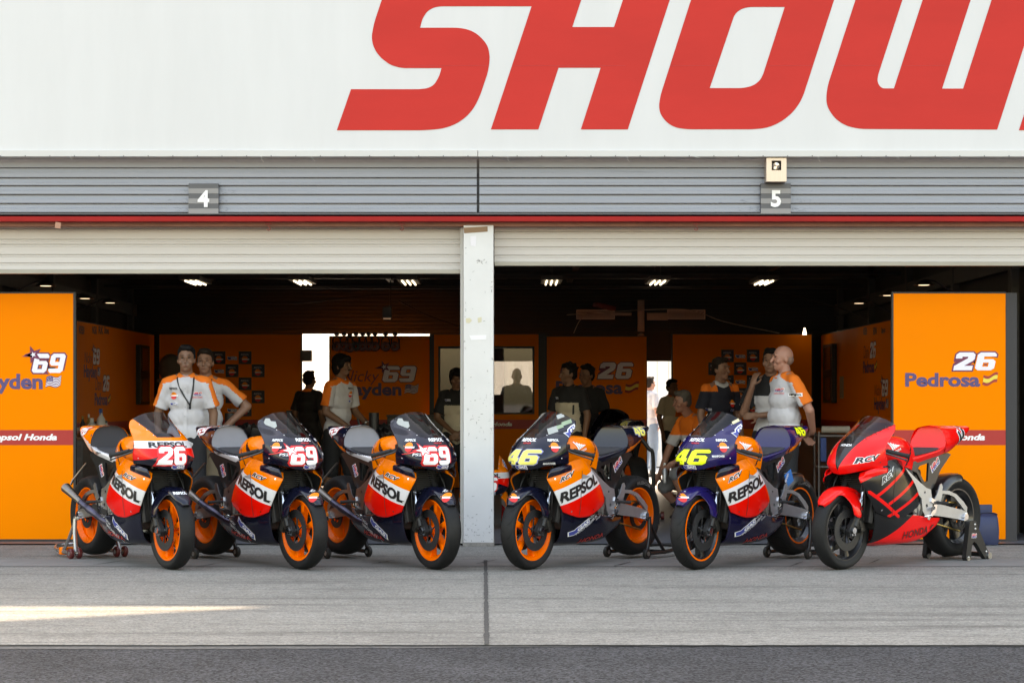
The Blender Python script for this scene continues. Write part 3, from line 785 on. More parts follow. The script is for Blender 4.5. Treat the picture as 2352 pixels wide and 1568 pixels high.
BODY_HIDDEN = None
def motorcycle(label, front_px, rear_px, style, Df=15.6, lean=0.):
    W = 1.43; Xf = gx(front_px, Df); best = None
    for i in range(-700, 701):
        a = R(i/10); e = abs(1176 + FPX*(Xf + W*math.sin(a))/(Df + W*math.cos(a)) - rear_px)
        if best is None or e < best[0]: best = (e, a)
    ph = best[1]; loc = (Xf + W*math.sin(ph), Df + W*math.cos(ph), 0); rz = math.atan2(-math.cos(ph), -math.sin(ph))
    st = style; side = 1 if ph > 0 else -1      # +1: the left side is towards the camera
    root = tag(empty('motorcycle', loc, rz), label, 'motorcycle', 'racing motorcycles on the apron')
    dx, dz = st.get('shift', (0, 0))
    orange_w = st['wheel'] == 'orange'
    rim = RIM_O if orange_w else RIM_K
    # ---- wheels
    fw, fty = wheel('front_wheel', root, (W, 0, .300), .300, .120, rim, .232, True, rim, st.get('groove'), RIM_O if st['wheel'] == 'stripe' else None)
    for s in (-1, 1): disc(fw, s*.062, .098, .158)
    rw_, rty = wheel('rear_wheel', root, (0, 0, .350), .325, .196, rim, .226, False, rim, st.get('groove'), RIM_O if st['wheel'] == 'stripe' else None, solid=orange_w)
    disc(rw_, -side*.0 - .075, .06, .105)
    b = MB(); b.lathe([(.072, .085), (.072, .112), (.080, .112), (.080, .085)], (0,0,0), 40)
    b.lathe([(.066, .108), (.066, .118), (.086, .118), (.086, .108)], (0,0,0), 40); b.build('chain_sprocket', DISC, rw_)
    if st.get('tyre_text'):
        d = text2d('MICHELIN', .02, 0, 1.1, w=.20, h=.028); vs = []
        for sgn in (1, -1):
            vv = []
            for x, y in d[0]:
                a = 2.1 + sgn*0 - x/.27*1.0; r = .252 + y; vv.append((r*math.cos(a)*1., r*math.sin(a)))
            bm = bmesh.new(); V = [bm.verts.new((p[0], side*(.101), p[1])) for p in vv]
            for f in d[1]:
                try: bm.faces.new([V[i] for i in f])
                except ValueError: pass
            me = bpy.data.meshes.new('tyre_lettering'); bm.to_mesh(me); bm.free(); link('tyre_lettering', me, TMARK, rw_); break
    # ---- front fork, calipers, axle
    ax = Vector((W, 0, .300)); rake = Vector((-.42, 0, .907)).normalized()
    for s in (1, -1):
        b = MB(); p0 = ax + Vector((.0, s*.098, -.01)); off = Vector((-.030, 0, .02))
        q = p0 + off
        b.tube([q + rake*.02, q + rake*.13], .029, 14); b.tube([q + rake*.13, q + rake*.155], [.034, .034], 14)
        b.mi = 1; b.tube([q + rake*.155, q + rake*.34], .022, 12)
        b.mi = 2; b.tube([q + rake*.30, q + rake*.32, q + rake*.74], [.033, .029, .029], 14)
        b.mi = 0; b.plate([(-.045,-.03),(.03,-.035),(.042,0),(.03,.035),(-.02,.10),(-.06,.09)], p0.y-.016, p0.y+.016)
        for v in b.b.verts: pass
        o = b.build('fork_leg', [BLACKP, CHROME, BLACKP], root)
        # plate() part was built at the origin; move only those verts to the axle
        for v in o.data.vertices:
            if abs(v.co.x) < .08 and v.co.z < .12: v.co.x += p0.x; v.co.z += p0.z
        b = MB(); cc = ax + Vector((-.125, s*.066, .045))
        b.box(cc + Vector((0, s*.012, 0)), (.058, .062, .135), Matrix.Rotation(.35, 3, 'Y'), .012)
        for k in (-1, 1): b.tube([cc + Vector((-.01*k, s*.03, .04*k)), cc + Vector((-.01*k, s*.05, .04*k))], .013, 10)
        b.box(cc + Vector((.045, s*.022, -.005)), (.06, .026, .07), None, .006)
        b.build('brake_caliper', mat('caliper_grey', (.05,.047,.042), .4, .6), root)
    b = MB(); b.tube([(W, -.125, .30), (W, .125, .30)], .016, 14); 
    for s in (-1, 1): b.tube([(W, s*.118, .30), (W, s*.134, .30)], .024, 8)
    for s in (-1, 1): 
        for k in range(2): b.tube([(W+.012-.03*k, s*.114, .268), (W+.012-.03*k, s*.124, .268)], .008, 8)
    b.build('front_axle', CHROME, root)
    # ---- front fender
    def fender_mat(p): return 0
    fm = st['fender']
    FR = .315
    def fpt(a, y, r): return (W + r*math.sin(R(a)), y, .300 + r*math.cos(R(a)))
    g = []
    for (a, hw_, r) in ((52, .030, .325), (40, .062, .330), (20, .074, .333), (0, .078, .333), (-22, .076, .333), (-45, .066, .330), (-62, .045, .326)):
        g.append([fpt(a, 0, r), fpt(a, hw_*.6, r-.004), fpt(a, hw_*.92, r-.018), fpt(a, hw_, r-.040)])
    b = MB(); b.patch(g, 8, 30, True)
    fend = None
    gs = [[fpt(26, .073, .300), fpt(8, .079, .300), fpt(-14, .079, .298), fpt(-40, .072, .290)],
          [(W+.075, .088, .565), (W+.005, .096, .545), (W-.075, .098, .545), (W-.150, .086, .52)],
          [(W+.020, .118, .50), (W-.030, .128, .47), (W-.090, .128, .47), (W-.125, .112, .47)],
          [(W-.005, .124, .42), (W-.035, .136, .40), (W-.075, .134, .395), (W-.105, .118, .41)]]
    b.patch(gs, 10, 12, True)
    fend = b.build('front_fender', fm, root, 50, solid=.003)
    # ---- front cowl and screen
    X = lambda p: (p[0]+dx, p[1], p[2]+dz)
    cowl = [[(1.52,0,.752),(1.50,.08,.762),(1.44,.15,.782),(1.34,.195,.798),(1.20,.212,.80)],
            [(1.548,0,.812),(1.525,.09,.825),(1.455,.172,.84),(1.35,.214,.858),(1.225,.232,.875)],
            [(1.502,0,.905),(1.478,.088,.913),(1.412,.160,.925),(1.34,.205,.936),(1.25,.230,.952)],
            [(1.42,0,1.0),(1.40,.074,1.0),(1.35,.136,1.0),(1.28,.182,1.008),(1.17,.216,1.025)],
            [(1.30,0,1.098),(1.285,.065,1.094),(1.24,.118,1.084),(1.18,.160,1.075),(1.085,.197,1.085)],
            [(1.135,0,1.198),(1.132,.05,1.194),(1.118,.098,1.182),(1.09,.138,1.160),(1.045,.172,1.128)]]
    cowl = [[X(p) for p in r] for r in cowl]
    kind = st['kind']
    def is_screen(p):
        z = p.z - dz; y = abs(p.y)
        if kind == 'red': return z > .99 and y < (.085 + (z-.99)*.62)
        return z > 1.005 and y < (.098 + (z-1.0)*.42)
    def v_black(p):     # black centre on the red cowl
        z = p.z - dz; return abs(p.y) < .008 + (z-.80)*.44
    NU, NV = 44, 54
    b = MB(); b.patch(cowl, NU, NV, True)
    if kind == 'red':
        for s in (1, -1): b.cut((0, s*.008, .80+dz), (0, s, -.44))
        b.cut((0,0,.99+dz), (0,0,1))
    elif kind == 'orange_nose':
        for pz in (.978, .922, .872): b.cut((1.45, 0, pz+dz), (0, 0, 1))
        for s in (1, -1): b.cut((0, s*.10, .872), (0, s*.35, 1))
    for s in (1, -1): b.cut((0, s*.098, 1.0+dz), (0, s, -.42))
    b.cut((0,0,1.005+dz), (0,0,1))
    b.drop(is_screen)
    if kind == 'red': b.paint(lambda p: 1 if v_black(p) else 0); mats = [P_RED2, P_BK]
    elif kind == 'orange_nose':
        def fn(p):
            z = p.z - dz
            if z > .978: return 0
            if z > .922: return 1
            return 2 if z > .872 - .35*max(0, abs(p.y)-.10) or (abs(p.y) < .14 and z > .872) else 3
        b.paint(fn); mats = [P_OR, P_WH, P_RED, P_NV]
    else: mats = [st['body']]
    front = b.build('front_cowl', mats, root, 60, solid=.003)
    b = MB(); b.patch(cowl, NU, NV, True)
    for s in (1, -1): b.cut((0, s*(.098 if kind != 'red' else .085), (1.0 if kind != 'red' else .99)+dz), (0, s, -.42 if kind != 'red' else -.62))
    b.cut((0,0,(1.005 if kind != 'red' else .99)+dz), (0,0,1))
    b.drop(lambda p: not is_screen(p)); scr = b.build('windscreen', SCREEN2 if kind == 'red' else SCREEN, root, 60)
    bf = bvh_of(front, scr)
    b = MB(); rim_pts = []
    for s in (1, -1):
        b.tube([Vector(p) * 1 for p in [(X((1.40, s*.098, 1.003)))] + [Vector(X((1.40 - .36*t, s*(.100+.075*t), 1.005 + .155*t))) for t in ()]] + [Vector(X((1.39, s*.10, 1.003)))], .001, 4)
    b.b.free()
    # screws along the screen
    b = MB()
    for s in (1, -1):
        for zz in (1.02, 1.06, 1.10, 1.14):
            yy = .104 + (zz-1.0)*(.42 if kind != 'red' else .60)
            h = bf.ray_cast(Vector((2, s*yy, zz+dz)), Vector((-1, 0, 0)))
            if h[0]: b.ell(h[0], (.005, .005, .005), seg=8)
        h = bf.ray_cast(Vector((1.30+dx, s*1, .845+dz)), Vector((0, -s, 0)))
        if h[0]: b.ell(h[0], (.006, .004, .006), seg=8)
    b.build('cowl_screws', BLACKP if kind == 'red' else CHROME, front)
    # inner dash behind the screen
    b = MB(); b.box(X((1.20, 0, .985)), (.10, .17, .07), Matrix.Rotation(-.5, 3, 'Y'), .015); b.tube([X((1.20,-.16,.95)), X((1.22,0,.97)), X((1.20,.16,.95))], .012, 8)
    b.tube([X((1.24,.06,.97)), X((1.36,.05,.90))], .010, 6); b.tube([X((1.24,-.06,.97)), X((1.36,-.05,.90))], .010, 6)
    b.build('dashboard', BLACKP, root)
    # cowl liner closing the underside, radiator and black inner body
    b = MB()
    lin = [[(1.50+dx,0,.765+dz),(1.44+dx,.13,.79+dz),(1.33+dx,.19,.805+dz),(1.20+dx,.205,.81+dz)],
           [(1.36,0,.80),(1.33,.11,.80),(1.24,.17,.80),(1.12,.185,.80)],
           [(1.22,0,.78),(1.20,.09,.78),(1.14,.15,.78),(1.05,.17,.78)]]
    b.patch(lin, 10, 8, True); b.build('cowl_liner', BLACKP, root)
    b = MB(); rr = [Vector((1.27,0,.74)), Vector((1.17,0,.36))]
    for k in range(26):
        t = k/25; p = rr[0].lerp(rr[1], t); wd = .145 - .02*t
        b.box((p.x, 0, p.z), (.012, wd*2, .006), Matrix.Rotation(-.25, 3, 'Y'))
    b.box((1.195, 0, .55), (.02, .29, .40), Matrix.Rotation(-.257, 3, 'Y'))
    for s in (-1, 1): b.box((1.215, s*.15, .55), (.045, .016, .41), Matrix.Rotation(-.257, 3, 'Y'), .004)
    b.build('radiator', RADI, root)
    # ---- side fairings
    top_ext = st.get('fair_top', 0)
    fair = [[(1.365,.13,.735),(1.25,.185,.785),(1.12,.200,.825),(.985,.185,.835),(.87,.155,.815)],
            [(1.425,.172,.685),(1.30,.212,.712),(1.13,.236,.742),(.975,.232,.762),(.852,.20,.735)],
            [(1.355,.188,.585),(1.25,.226,.602),(1.10,.246,.622),(.93,.242,.642),(.785,.222,.635)],
            [(1.285,.188,.490),(1.20,.226,.492),(1.07,.246,.502),(.895,.246,.512),(.725,.226,.512)],
            [(1.232,.180,.432),(1.15,.212,.402),(1.05,.226,.384),(.91,.232,.398),(.745,.222,.462)]]
    bands = [((1.384, .588), (.898, .742)), ((1.285, .479), (.801, .632))]
    if st.get('bands'): bands = st['bands']
    FO = []
    for s in (1, -1):
        g = [[(p[0], p[1]*s, p[2]) for p in r] for r in fair]
        b = MB(); b.patch(g, 30, 34, flip=(s < 0))
        if kind == 'red':
            L1 = [((1.43,.69),(1.30,.74)), ]
            lines = [((1.255,.565),(.86,.80)), ((1.13,.50),(.80,.665)), ((1.12,.40),(.76,.56)), ((1.33,.59),(1.02,.40))]
            for (p, q) in lines:
                d = Vector((q[0]-p[0], 0, q[1]-p[1])).normalized(); nn = Vector((-d.z, 0, d.x))
                for o_ in (-.0125, .0125): b.cut(Vector((p[0],0,p[1])) + nn*o_, nn)
            b.cut((1.43,0,.655), Vector((.42,0,1)).normalized())
            def fn(p):
                q = Vector((p.x, 0, p.z))
                if p.x > 1.19 and (p - Vector((1.43,0,.655))).dot(Vector((.42,0,1))) > 0 and abs(p.y) < .222: return 1
                for i, (u, v) in enumerate(lines):
                    d = Vector((v[0]-u[0], 0, v[1]-u[1])); t = (q-Vector((u[0],0,u[1]))).dot(d)/d.length_squared; nn = Vector((-d.z,0,d.x)).normalized()
                    if abs((q-Vector((u[0],0,u[1]))).dot(nn)) < .0125 and -.03 < t < 1.05: return 1
                return 0
            b.paint(fn); mats = [P_BK, P_RED2]
        else:
            for (p, q) in bands:
                d = Vector((q[0]-p[0], 0, q[1]-p[1])); b.cut((p[0], 0, p[1]), (-d.z, 0, d.x))
            def fn(p):
                def ab(l): return (l[1][0]-l[0][0])*(p.z-l[0][1]) - (l[1][1]-l[0][1])*(p.x-l[0][0]) < 0
                return 0 if ab(bands[0]) else 1 if ab(bands[1]) else 2
            b.paint(fn); mats = [P_OR, P_WH, P_RED]
        FO.append(b.build('side_fairing', mats, root, 60, solid=.003))
    for s in (1, -1):      # intake ledge under the cowl
        g = [[(1.17,.196,.800),(1.29,.205,.790),(1.40,.190,.765)],[(1.18,.228,.785),(1.30,.226,.768),(1.425,.188,.735)],[(1.19,.236,.752),(1.31,.222,.728),(1.432,.178,.696)]]
        b = MB(); b.patch([[(p[0]+dx*.5, p[1]*s, p[2]+dz*.5) for p in r] for r in g], 12, 10, flip=(s < 0)); b.build('intake_panel', P_RED2 if kind == 'red' else (P_PU if st['body'] is P_PU and False else P_NV), root, 60, solid=.004)
    # front vertical edge return (inner black skin)
    b = MB()
    g = [[(1.36,.125,.73),(1.415,.165,.685),(1.345,.18,.585),(1.275,.18,.49),(1.215,.165,.40),(1.20,.12,.24)],
         [(1.22,.135,.73),(1.21,.15,.68),(1.18,.155,.58),(1.15,.155,.48),(1.14,.14,.38),(1.15,.10,.22)]]
    b.patch(g, 14, 2, True); b.build('fairing_liner', P_BK if kind == 'red' else BLACKP, root)
    # ---- belly
    bel = [[(1.235,.165,.455),(1.10,.20,.41),(.92,.205,.41),(.66,.185,.385),(.50,.15,.365),(.32,.125,.355)],
           [(1.215,.155,.34),(1.07,.188,.31),(.90,.192,.30),(.66,.175,.295),(.50,.15,.305),(.335,.125,.325)],
           [(1.195,.105,.215),(1.05,.130,.195),(.87,.142,.188),(.68,.14,.192),(.54,.128,.215),(.40,.11,.27)],
           [(1.18,0,.172),(1.05,0,.158),(.87,0,.155),(.68,0,.160),(.55,0,.185),(.42,0,.24)]]
    b = MB(); b.patch(bel, 36, 24, True)
    if kind == 'red':
        for s in (1,):
            b.cut((1.02,0,.267), Vector((.536,0,1)).normalized())
        def fn(p):
            return 1 if (p - Vector((1.02,0,.267))).dot(Vector((.536,0,1))) < 0 else 0
        b.paint(fn); mats = [P_BK, P_RED2]
    else: mats = [mat('dark_violet_belly_paint', (.007,.006,.030), .16, coat=.15, spec=.4) if st['body'] is P_PU else P_NV]
    belly = b.build('belly_pan', mats, root, 60, solid=.003)
    # black lower body filling between fairing and belly, and the engine
    b = MB(); b.box((.93, 0, .52), (.48, .30, .46), None, .03); b.box((.62, 0, .47), (.22, .24, .26), None, .03)
    for s in (-1, 1):
        b.tube([(.80, s*.13, .50), (.80, s*.185, .50)], [.075, .068], 20); b.tube([(.66, s*.11, .43), (.66, s*.165, .43)], [.06, .055], 20)
    b.build('engine', mat('engine_block', (.055,.052,.05), .45, .6, var=.3, vscale=15), root)
    for s in (-1, 1):
        b = MB(); b.lathe([(s*.172, .001), (s*.190, .001), (s*.190, .045), (s*.180, .054), (s*.165, .054)], (.715, 0, .455), 24); b.tube([(.69, s*.17, .37), (.70, s*.19, .41), (.71, s*.19, .47), (.70, s*.17, .56)], .010, 8)
        b.box((.735, s*.17, .385), (.05, .04, .035), None, .008)
        b.build('engine_cover', mat('cast_grey', (.35,.34,.33), .45, .9, var=.2, vscale=20), root)
    # ---- tank
    tank = [[(1.14,0,.97),(1.01,0,1.008),(.86,0,1.012),(.72,0,.985),(.60,0,.915),(.575,0,.85)],
            [(1.14,.09,.96),(1.01,.112,.998),(.86,.115,1.0),(.72,.098,.972),(.61,.075,.905),(.585,.06,.845)],
            [(1.13,.145,.915),(1.01,.176,.945),(.865,.178,.942),(.735,.146,.912),(.635,.108,.868),(.605,.09,.825)],
            [(1.12,.155,.85),(1.01,.176,.865),(.875,.168,.868),(.755,.140,.845),(.66,.118,.812),(.635,.10,.79)],
            [(1.10,.15,.79),(1.01,.152,.785),(.88,.146,.78),(.78,.134,.765),(.70,.125,.745),(.68,.11,.73)]]
    b = MB(); b.patch(tank, 44, 36, True)
    if kind == 'red': tm = [P_RED2, P_BK]
    else: tm = [P_OR, P_BK]
    def tfn(p):     # black stripe curving over the flank behind the dome
        c = (p.x - .90)**2 / .148**2 + (p.z - .895)**2 / .150**2
        return 1 if 1.0 < c < 1.34 and p.x < .86 and p.z > .78 and abs(p.y) > .02 else 0
    b.paint(tfn); tnk = b.build('fuel_tank', tm, root, 60)
    b = MB(); b.lathe([(1.012, .001), (1.024, .001), (1.026, .034), (1.012, .04)], (.96, 0, 0), 24, 'z'); b.build('filler_cap', BLACKP, tnk)
    # ---- seat unit and tail
    tail_t = st.get('tail_t', 0.)
    sec = [(.30, [(0,.862),(.09,.862),(.145,.868),(.172,.925),(.160,.995),(.112,1.062),(0,1.085)]),
           (.20, [(0,.872),(.08,.872),(.128,.880),(.158,.935),(.148,1.0),(.104,1.06),(0,1.086)]),
           (.08, [(0,.905),(.06,.905),(.100,.915),(.130,.965),(.122,1.012),(.088,1.056),(0,1.083)]),
           (-.06, [(0,.965),(.045,.965),(.07,.972),(.095,1.005),(.09,1.035),(.065,1.058),(0,1.080)]),
           (-.17, [(0,1.02),(.03,1.02),(.045,1.025),(.060,1.040),(.056,1.055),(.040,1.066),(0,1.078)]),
           (-.235, [(0,1.055),(.010,1.055),(.020,1.058),(.026,1.063),(.022,1.068),(.014,1.072),(0,1.076)])]
    g = [[(x, y, z) for y, z in s_] for x, s_ in sec]
    b = MB(); b.patch(g, 30, 40, True)
    fp = [Vector((.30, y, z)) for y, z in sec[0][1]]
    if kind == 'red': tmat = [P_RED2, P_RED2, P_RED2]
    elif kind == 'orange_nose': tmat = [P_OR, P_WH, P_NV]
    else: tmat = [P_PU if st['body'] is P_PU else P_NV, P_OR, P_NV]
    b.paint(lambda p: 1 if p.z < .905 + (.30-p.x)*.20 else 0)
    # seat tray: outer skin under the rider
    tray = [[(.30,.145,.868),(.38,.150,.848),(.50,.142,.825),(.60,.122,.800),(.68,.095,.785)],
            [(.30,.172,.925),(.38,.172,.888),(.50,.163,.862),(.60,.140,.838),(.68,.108,.82)],
            [(.30,.155,.920),(.38,.150,.895),(.50,.140,.872),(.60,.118,.852),(.68,.09,.835)],
            [(.30,0,.880),(.38,0,.862),(.50,0,.850),(.60,0,.846),(.68,0,.845)]]
    b.patch(tray, 20, 18, True)
    split = .87
    def pt(p):
        if p.x > .30:
            if kind == 'red': return 0
            if kind == 'orange_nose': return 3 if abs(p.y) > .10 else 2
            return (3 if st['body'] is not P_PU else 1) if abs(p.y) > .09 and p.z < .86 + (.5-p.x)*.12 and side < 0 else (4 if abs(p.y) < .12 else 0)
        lo = (.935 if kind == 'orange_nose' else .900) + (.30-p.x)*.24
        return 1 if p.z < lo else 0
    b.paint(pt); tmat = tmat[:3] + [P_WH if kind == 'orange_nose' or side < 0 else P_OR, SEATP]
    tail = b.build('tail_unit', tmat, root, 50)
    # front face of the hump: padded shield the rider leans on
    shield = [(-.165,.905),(-.168,.95),(-.155,1.005),(-.125,1.05),(-.075,1.078),(0,1.088),(.075,1.078),(.125,1.05),(.155,1.005),(.168,.95),(.165,.905)]
    bm = MB(); Rm = Matrix.Rotation(.22, 3, 'Y')
    bm.plate(shield, -.018, .004, plane='yz')
    for v in bm.b.verts:
        q = Vector((v.co.x, v.co.y, v.co.z)); t = (q.z - .905)/.18
        v.co.x = q.x + .335 - .055*t - .05*(abs(q.y)/.168)**2*.5
    padm = {'red': P_RED2, 'orange_nose': SEATP}.get(kind, st.get('pad', GREYPAD))
    bm.build('seat_back_pad', padm, root, 30)
    seat = [[(.335,.135,.905),(.42,.140,.892),(.52,.132,.876),(.60,.108,.862),(.665,.07,.856)],
            [(.335,.10,.912),(.42,.105,.896),(.52,.10,.882),(.60,.08,.868),(.668,.05,.858)],
            [(.335,0,.912),(.42,0,.896),(.52,0,.882),(.60,0,.868),(.67,0,.858)]]
    b = MB(); b.patch(seat, 16, 8, True); b.build('seat_pad', SEATP, root, 60, solid=.012)
    if kind == 'red':   # slot in the hump flank
        pass
    # ---- subframe, frame spars, swingarm, hugger
    for s in (1, -1):
        b = MB(); b.plate([(.72,.80),(.60,.815),(.42,.838),(.20,.868),(.16,.855),(.30,.735),(.395,.60),(.47,.565),(.52,.60),(.62,.72),(.74,.755)], s*.102, s*.120, holes=[[(.46,.795),(.625,.765),(.515,.64),(.475,.65)]])
        b.build('subframe', CARBON, root, 20)
        b = MB(); b.plate([(.90,.76),(.82,.76),(.66,.66),(.55,.60),(.49,.585),(.475,.50),(.472,.395),(.51,.345),(.55,.36),(.60,.42),(.615,.52),(.70,.585),(.80,.64),(.90,.70)], s*.135, s*.162, holes=[circle2d(.014, n=12, cx=.545, cy=.46), circle2d(.010, n=10, cx=.525, cy=.375), circle2d(.010, n=10, cx=.57, cy=.565)])
        b.build('frame_spar', ALU if kind == 'red' or s*side > 0 and side > 0 else ALU_D, root, 20)
    SWM = ALU if side > 0 else ALU_D
    b = MB()
    for s in (1, -1):
        b.plate([(.50,.46),(.33,.462),(.12,.425),(.02,.405),(-.045,.385),(-.05,.335),(.0,.322),(.10,.338),(.33,.368),(.50,.385)], s*.108, s*.138)
        A = [(.335,.50),(.36,.575),(.31,.572),(.20,.566),(.10,.535),(0,.472),(-.05,.425),(-.045,.385),(-.01,.405),(.05,.455),(.13,.515),(.21,.538),(.29,.545),(.31,.50)]
        b.plate(A, s*.112, s*.132); b.plate([(.31,.46),(.345,.46),(.345,.56),(.31,.555)], s*.113, s*.131)
    b.bb(.36, .52, -.107, .107, .38, .47, .01)
    b.build('swingarm', SWM, root, 20)
    for s in (1, -1):
        b = MB(); b.tube([(0, s*.10, .35), (0, s*.150, .35)], .020, 12); b.tube([(0, s*.150, .35), (0, s*.160, .35)], .028, 8); b.box((-.02, s*.143, .36), (.05, .012, .045), None, .005); b.tube([(.03, s*.14, .325), (.03, s*.165, .325)], .013, 10)
        b.build('rear_axle', CHROME, root)
    b = MB(); ch = []
    for k in range(40): t = k/39; ch.append((t*.66, .095, .468 - .010*math.sin(t*3.1) - (1-t)*.0))
    b.tube([(.0,.092,.466),(.30,.092,.475),(.66,.092,.50)], .008, 6); b.tube([(.0,.092,.234),(.30,.092,.30),(.66,.092,.40)], .008, 6); b.build('chain', GOLD, root)
    if st.get('hugger', True):
        g = []
        for a in (-6, 15, 35, 55, 72):
            r = .345; g.append([(r*math.sin(R(a)), y, .350 + rr_*math.cos(R(a)) - 0*rr_) if 0 else (rr_*math.sin(R(a)), y, .350 + rr_*math.cos(R(a))) for y, rr_ in ((0,r+.006),(.06,r+.002),(.098,r-.022),(.114,r-.065))])
        b = MB(); b.patch(g, 8, 20, True); b.build('rear_hugger', CARBON, root, 50, solid=.003)
    # footpegs and heel guards
    for s in (1, -1):
        b = MB(); b.tube([(.43, s*.15, .482), (.36, s*.235, .474)], [.012, .014], 10); b.build('foot_peg', RUBBER, root)
        b = MB(); b.plate([(.47,.47),(.40,.49),(.352,.515),(.325,.60),(.338,.628),(.36,.622),(.40,.545),(.425,.52)], s*.150, s*.158); b.build('heel_guard', ALU if side > 0 else ALU_D, root, 20)
        b = MB(); b.plate([(.49,.52),(.44,.50),(.42,.46),(.44,.40),(.49,.37),(.505,.40),(.465,.43),(.46,.47),(.50,.49)], s*.160, s*.172)
        b.tube([(.50, s*.17, .385), (.60, s*.175, .375)], .006, 6); b.tube([(.60, s*.17, .37), (.60, s*.215, .37)], .009, 8); b.tube([(.455, s*.165, .44), (.52, s*.175, .43)], .014, 10); b.build('peg_hanger', CHROME, root, 30)
    # shock and dark mechanicals
    b = MB(); b.tube([(.56, 0, .70), (.47, 0, .40)], .035, 12); b.box((.56, 0, .62), (.14, .16, .26), None, .03); b.box((.66, 0, .74), (.20, .18, .12), None, .03); b.build('shock_absorber', BLACKP, root)
    # ---- handlebars
    for s in (1, -1):
        b = MB(); b.tube([(1.175, s*.125, .915), (1.15, s*.19, .905), (1.12, s*.225, .893)], .012, 10); b.mi = 1; b.tube([(1.135, s*.215, .900), (1.02, s*.315, .862)], .0165, 14); b.tube([(1.02, s*.315, .862), (1.012, s*.322, .859)], .020, 12)
        b.mi = 2; b.tube([(1.19, s*.17, .915), (1.18, s*.22, .888), (1.06, s*.335, .832)], [.008, .0075, .006], 8); b.ell((1.06, s*.335, .832), (.011,.011,.011), seg=8)
        b.mi = 0; b.box((1.17, s*.165, .93), (.06, .05, .045), None, .01); b.tube([(1.17, s*.15, .95), (1.17, s*.15, .985)], .018, 10); b.tube([(1.175, s*.17, .95), (1.22, s*.15, .96), (1.26, s*.10, .93), (1.27, s*.08, .85)], .005, 6)
        b.build('handlebar', [BLACKP, RUBBER, mat('lever', (.06,.06,.06), .35, .7)], root)
    b = MB()
    for s in (1, -1): b.tube([(1.16, s*.098, .80), (1.14, s*.098, .96)], .027, 12)
    b.box((1.15, 0, .945), (.09, .24, .025), None, .008); b.build('fork_crown', BLACKP, root)
    # brake hoses and cables along the fork
    b = MB()
    for s in (1, -1):
        b.tube(spl([(1.25, s*.13, .78), (1.32, s*.145, .66), (1.33, s*.15, .52), (1.31, s*.12, .40)], 14), .0045, 6); b.tube(spl([(1.27, s*.10, .78), (1.35, s*.135, .62), (1.36, s*.14, .48), (1.32, s*.11, .37)], 14), .004, 6)
    b.build('brake_hose', BLACKP, root)
    # ---- exhaust on the right flank
    if not st.get('no_pipe'):
        s = -1
        b = MB(); pts = [(.70, s*.135, .30), (.52, s*.150, .335), (.36, s*.160, .385), (.20, s*.178, .44), (.13, s*.185, .468)]
        b.tube(spl(pts, 20), [.034]*7 + [.032]*7 + [.027]*7, 16); b.mi = 1
        b.tube([(.14, s*.184, .464), (.12, s*.186, .472)], [.029, .029], 18); b.tube([(.12, s*.186, .472), (-.10, s*.205, .565), (-.118, s*.206, .573)], [.025, .040, .042], 20, cap=False); b.tube([(-.118, s*.206, .573), (-.10, s*.205, .565), (.0, s*.196, .52)], [.038, .035, .025], 20, cap=False)
        b.tube([(-.03, s*.20, .60), (-.035, s*.18, .64), (.12, s*.13, .78)], .009, 8)
        b.build('exhaust', [mat('blue_burnt_pipe', (.10,.10,.15), .35, 1., var=.3, vscale=10), TITAN], root, 40)
        b = MB(); b.plate([(.62,.33),(.40,.37),(.30,.40),(.33,.46),(.45,.44),(.60,.42)], s*.150, s*.168); b.build('heat_shield', BLACKP, root, 20)
    # ---- markings
    def side_put(s, o, angle, surface, parent, zoff=0.):
        """a drawing put on a flank: baseline at o, tilted by angle; reads left to right from outside"""
        c, n_ = math.cos(angle), math.sin(angle)
        u = Vector((-s*c, 0, n_)); v = Vector((s*n_, 0, c)) if s > 0 else Vector((n_*-1, 0, c))
        v = Vector((0, s, 0)).cross(u); v = v if v.z > 0 else -v
        bv = bvh_of(surface)
        return lambda name, d, m, layer: decal(name, d, m, parent, bv, (o[0], s*.5, o[1]), u, v, (0, -s, 0), .0022 + .0013*layer)
    def front_put(o, surface, parent, tilt=0., yaw=0.):
        bv = bf if surface is None else bvh_of(surface)
        n_ = Vector((math.cos(yaw), math.sin(yaw), 0)); u = Vector((-math.sin(yaw), math.cos(yaw), 0)); v = Vector((0, 0, 1))
        u2 = u*math.cos(tilt) + v*math.sin(tilt); v2 = -u*math.sin(tilt) + v*math.cos(tilt)
        return lambda name, d, m, layer: decal(name, d, m, parent, bv, Vector(o) + n_*.4, u2, v2, -n_, .0022 + .0013*layer)
    Fs = FO[0] if side > 0 else FO[1]
    def band_text(s, sur, par):
        # the word runs along the white band
        p0, p1 = bands[0]; q0, q1 = bands[1]
        ang = math.atan2(p1[1]-p0[1], p0[0]-p1[0])
        if s > 0: o = (1.292, .497); put = side_put(s, o, ang, sur, par); put('lettering', text2d('REPSOL', .042, .15, .98, w=.485, h=.086), BLACK_PRINT, 1)
        else:
            o = (.842, .640); put = side_put(s, o, -ang, sur, par); put('lettering', text2d('REPSOL', .045, -.05, .98, w=.475, h=.086), BLACK_PRINT, 1)
    num = st.get('number')
